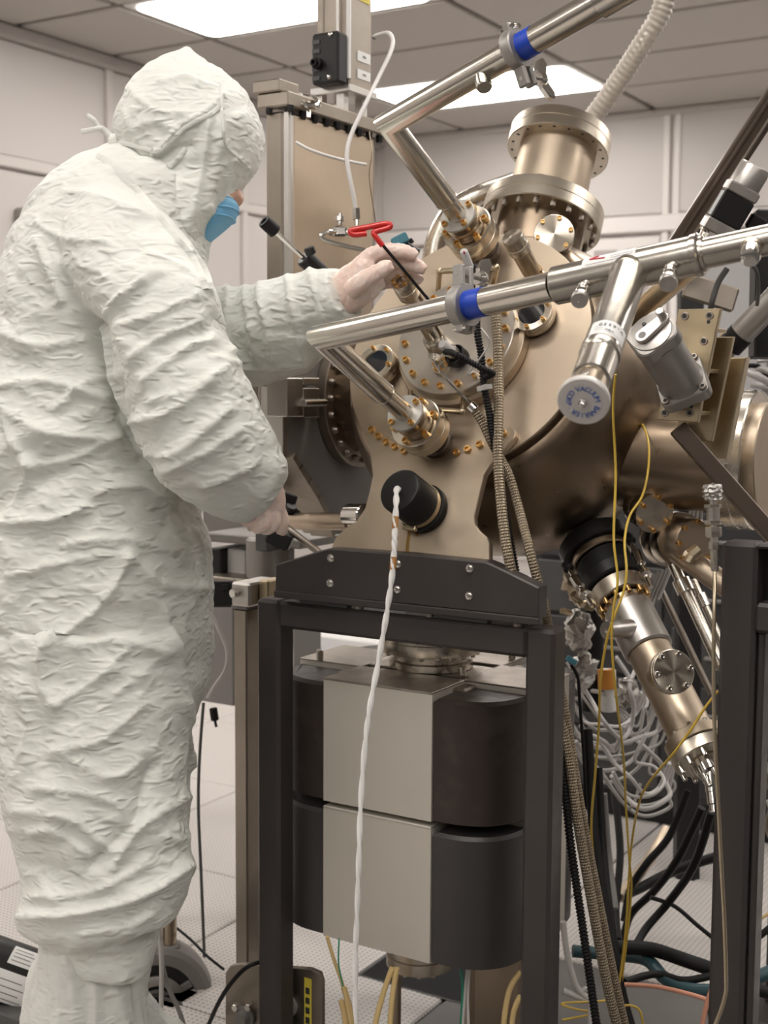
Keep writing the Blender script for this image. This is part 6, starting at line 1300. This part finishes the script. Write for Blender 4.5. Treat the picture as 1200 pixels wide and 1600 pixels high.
for i, (pts, r, m, lab) in enumerate((
    ([(1075, 1235, 2.9), (1046, 1306, 2.9), (1010, 1350, 2.9), (985, 1390, 2.9), (975, 1440, 2.88)], .0085, 'black_rubber', 'black cable, leftmost of three slanting from the coax plug'),
    ([(1097, 1262, 2.7), (1060, 1340, 2.75), (1024, 1390, 2.8), (985, 1430, 2.85), (972, 1480, 2.85)], .0085, 'black_rubber', 'black cable, middle one of three slanting from the coax plug'),
    ([(1112, 1268, 2.5), (1084, 1352, 2.6), (1046, 1408, 2.7), (1010, 1450, 2.7), (990, 1485, 2.65)], .0085, 'black_rubber', 'black cable, rightmost of three slanting from the coax plug'),
    ([(960, 1235, 3.0), (969, 1330, 2.9), (962, 1420, 2.8), (966, 1470, 2.7)], .0085, 'black_rubber', 'black cable hanging straight behind the yellow wires'),
    ([(1122, 1338, 3.0), (1055, 1360, 3.0), (995, 1390, 2.95), (960, 1402, 2.9)], .0115, 'black_rubber', 'thick black cable lying across the pale floor'),
    ([(1016, 1402, 2.7), (1054, 1416, 2.7), (1090, 1446, 2.68), (1122, 1472, 2.66)], .0045, 'black_rubber', 'thin black cable curving away to the right stand'),
    ([(955, 1480, 2.55), (1016, 1483, 2.55), (1070, 1500, 2.5), (1122, 1518, 2.48)], .0145, 'black_rubber', 'fat black hose lying on the grey floor plate'),
    ([(895, 1486, 2.62), (960, 1492, 2.62), (1010, 1500, 2.56), (1038, 1528, 2.5), (1075, 1545, 2.46), (1130, 1548, 2.42)], .0125, 'sea_hose', 'blue-green hose snaking over the grey floor plate'),
    ([(976, 1535, 2.46), (1024, 1522, 2.5), (1070, 1532, 2.47), (1122, 1522, 2.46)], .0075, 'black_rubber', 'black cable rippling over the blue-green hose'),
    ([(976, 1538, 2.44), (1028, 1542, 2.42), (1080, 1554, 2.38), (1116, 1566, 2.36)], .0042, 'orange_wire', 'pale orange tube on the grey floor plate'),
    ([(1112, 1545, 2.3), (1104, 1570, 2.3), (1095, 1612, 2.3)], .0042, 'orange_wire', 'short pale orange tube dropping beside the right stand'),
    ([(918, 1140, 2.6), (928, 1300, 2.55), (946, 1420, 2.5), (962, 1520, 2.45), (985, 1640, 2.42)], .0105, 'black_rubber', 'black cable bundle strand along the braided hoses'),
    ([(935, 1200, 2.65), (942, 1330, 2.6), (954, 1440, 2.52), (974, 1560, 2.45), (1005, 1660, 2.4)], .009, 'black_rubber', 'second black cable strand along the braided hoses'),
    ([(1042, 1295, 3.1), (1020, 1335, 3.05), (990, 1375, 2.95), (968, 1402, 2.9)], .0135, 'plate_steel', 'tan conduit slanting down to the floor behind the black cables'),
    ([(942, 1240, 2.7), (950, 1340, 2.7), (960, 1420, 2.65)], .0095, 'lead_grey', 'grey conduit upright behind the braided hoses'),
    ([(880, 1440, 2.4), (886, 1490, 2.4), (900, 1540, 2.4), (918, 1562, 2.4), (880, 1548, 2.4)], .006, 'grey_wire', 'grey cable looped on the floor beside the frame post'),
    ([(910, 1548, 2.35), (918, 1545, 2.35), (923, 1560, 2.35), (921, 1620, 2.35)], .0045, 'white_wire', 'white hook-shaped cable end beside the braided hoses'),
    ([(893, 1040, 2.3), (903, 1060, 2.32), (906, 1100, 2.35), (912, 1180, 2.4), (916, 1260, 2.45)], .0032, 'black_rubber', 'thin black lead with a blue tag at the frame corner'),
    ([(1178, 1470, 2.6), (1200, 1452, 2.6), (1240, 1420, 2.6)], .007, 'black_rubber', 'black cable slanting up at the right edge near the floor'),
    ([(1180, 1440, 2.62), (1205, 1425, 2.62), (1240, 1400, 2.62)], .0035, 'tan_wire', 'thin tan wire slanting up at the right edge'),
    ([(1176, 1530, 2.4), (1200, 1520, 2.4), (1240, 1500, 2.4)], .0125, 'sea_hose', 'end of blue-green hose at the right edge'),
    ([(1178, 1545, 2.36), (1205, 1552, 2.36), (1240, 1556, 2.36)], .011, 'black_rubber', 'fat black hose end at the right edge'),
    ([(457, 985, 2.6), (456, 1060, 2.6), (452, 1130, 2.6), (455, 1210, 2.6), (452, 1300, 2.6), (455, 1400, 2.6)], .0035, 'white_wire', 'white cord in the gap left of the magnet block'),
    ([(462, 1100, 2.55), (455, 1140, 2.55), (456, 1180, 2.55), (461, 1210, 2.55)], .0048, 'black_rubber', 'short black cord in the gap left of the magnet block'))):
    loose('loose_cable' if i < 22 else 'hanging_cable', lab, pts, r, m)
solo('blue_tag', MB().box(frame_xyz(at(893, 1032, 2.29), (RT-UP*.6).normalized(), FW, (UP+RT*.6).normalized()), .020, .006, .010, .001), 'teal', 'small blue cable tag at the right frame corner', 'tag')
for k in range(7):
    x = 1178+rng.random()*30; y = 1010+40*k; m = ('white_wire', 'grey_wire', 'dull_steel')[k % 3]
    loose('edge_cable', '%s cable behind the right stand, %s from its window down' % (('white', 'grey', 'steel-coloured')[k % 3], ('first', 'second', 'third', 'fourth', 'fifth', 'sixth', 'seventh')[k]), [(x, y, 2.8), (x+12, y+40, 2.8), (x+4, y+85, 2.82), (x+30, y+130, 2.85), (x+60, y+150, 2.85)], .008, m, 'cables behind the right stand')
P, rf = ribbed([at(885, 250, 3.0), at(905, 212, 2.95), at(935, 172, 2.9), at(972, 118, 2.85), at(1008, 62, 2.8), at(1032, 20, 2.78), at(1046, -30, 2.76), at(1052, -90, 2.75)], .0225, .012, .10)
solo('corrugated_hose', MB().tube(P, rf, 20), 'clear_hose', 'wide pale corrugated hose rising from behind the flanged tower to the top edge', 'hose', None, sharp=60)
wire('curved_pipe', 'wide bright steel pipe bending out of sight left of the tower foot', [(676, 470, 2.78), (678, 400, 2.78), (688, 362, 2.78), (710, 330, 2.78), (745, 308, 2.78), (790, 292, 2.79), (840, 275, 2.8)], .024, 'steel', None, 'pipe', 24, 10)
q = on(42, 352, 'X', XW+.03); solo('wall_box', MB().box(T(q.x, q.y, q.z), .06, .11, .16, .01).box(T(q.x+.035, q.y, q.z+.02), .012, .05, .07, .004), 'cast_grey', 'small grey box on the left wall behind the shoulder', 'box')
solo('blue_card', MB().box(frame_xyz(at(618, 482, 2.62), (RT+UP*.5).normalized(), FW, (UP-RT*.5).normalized()), .055, .002, .035), 'pale_blue', 'pale blue card seen in the gap under the far gloved hand', 'card')
# mast outside the right edge that carries the upper right gear
mt = at(1262, 500, 2.55)
t = thing('equipment_mast', 'dark upright mast just beyond the right edge carrying the stepper motor', 'mast', (mt.x, mt.y, 0))
part('upright', MB().bb((mt.x-.03, mt.y-.03, 0), (mt.x+.03, mt.y+.03, 2.1), .004), 'charcoal', t)
for a in ((1212, 285, 2.42), (1222, 456, 2.43), (1232, 145, 2.6)):
    p = at(*a); q = V((mt.x, mt.y, p.z)); part('side_arm', MB().cyl(p, q, .014, n=14), 'charcoal', t)
part('foot', MB().bb((mt.x-.12, mt.y-.12, 0), (mt.x+.12, mt.y+.12, .015), .004), 'charcoal', t)
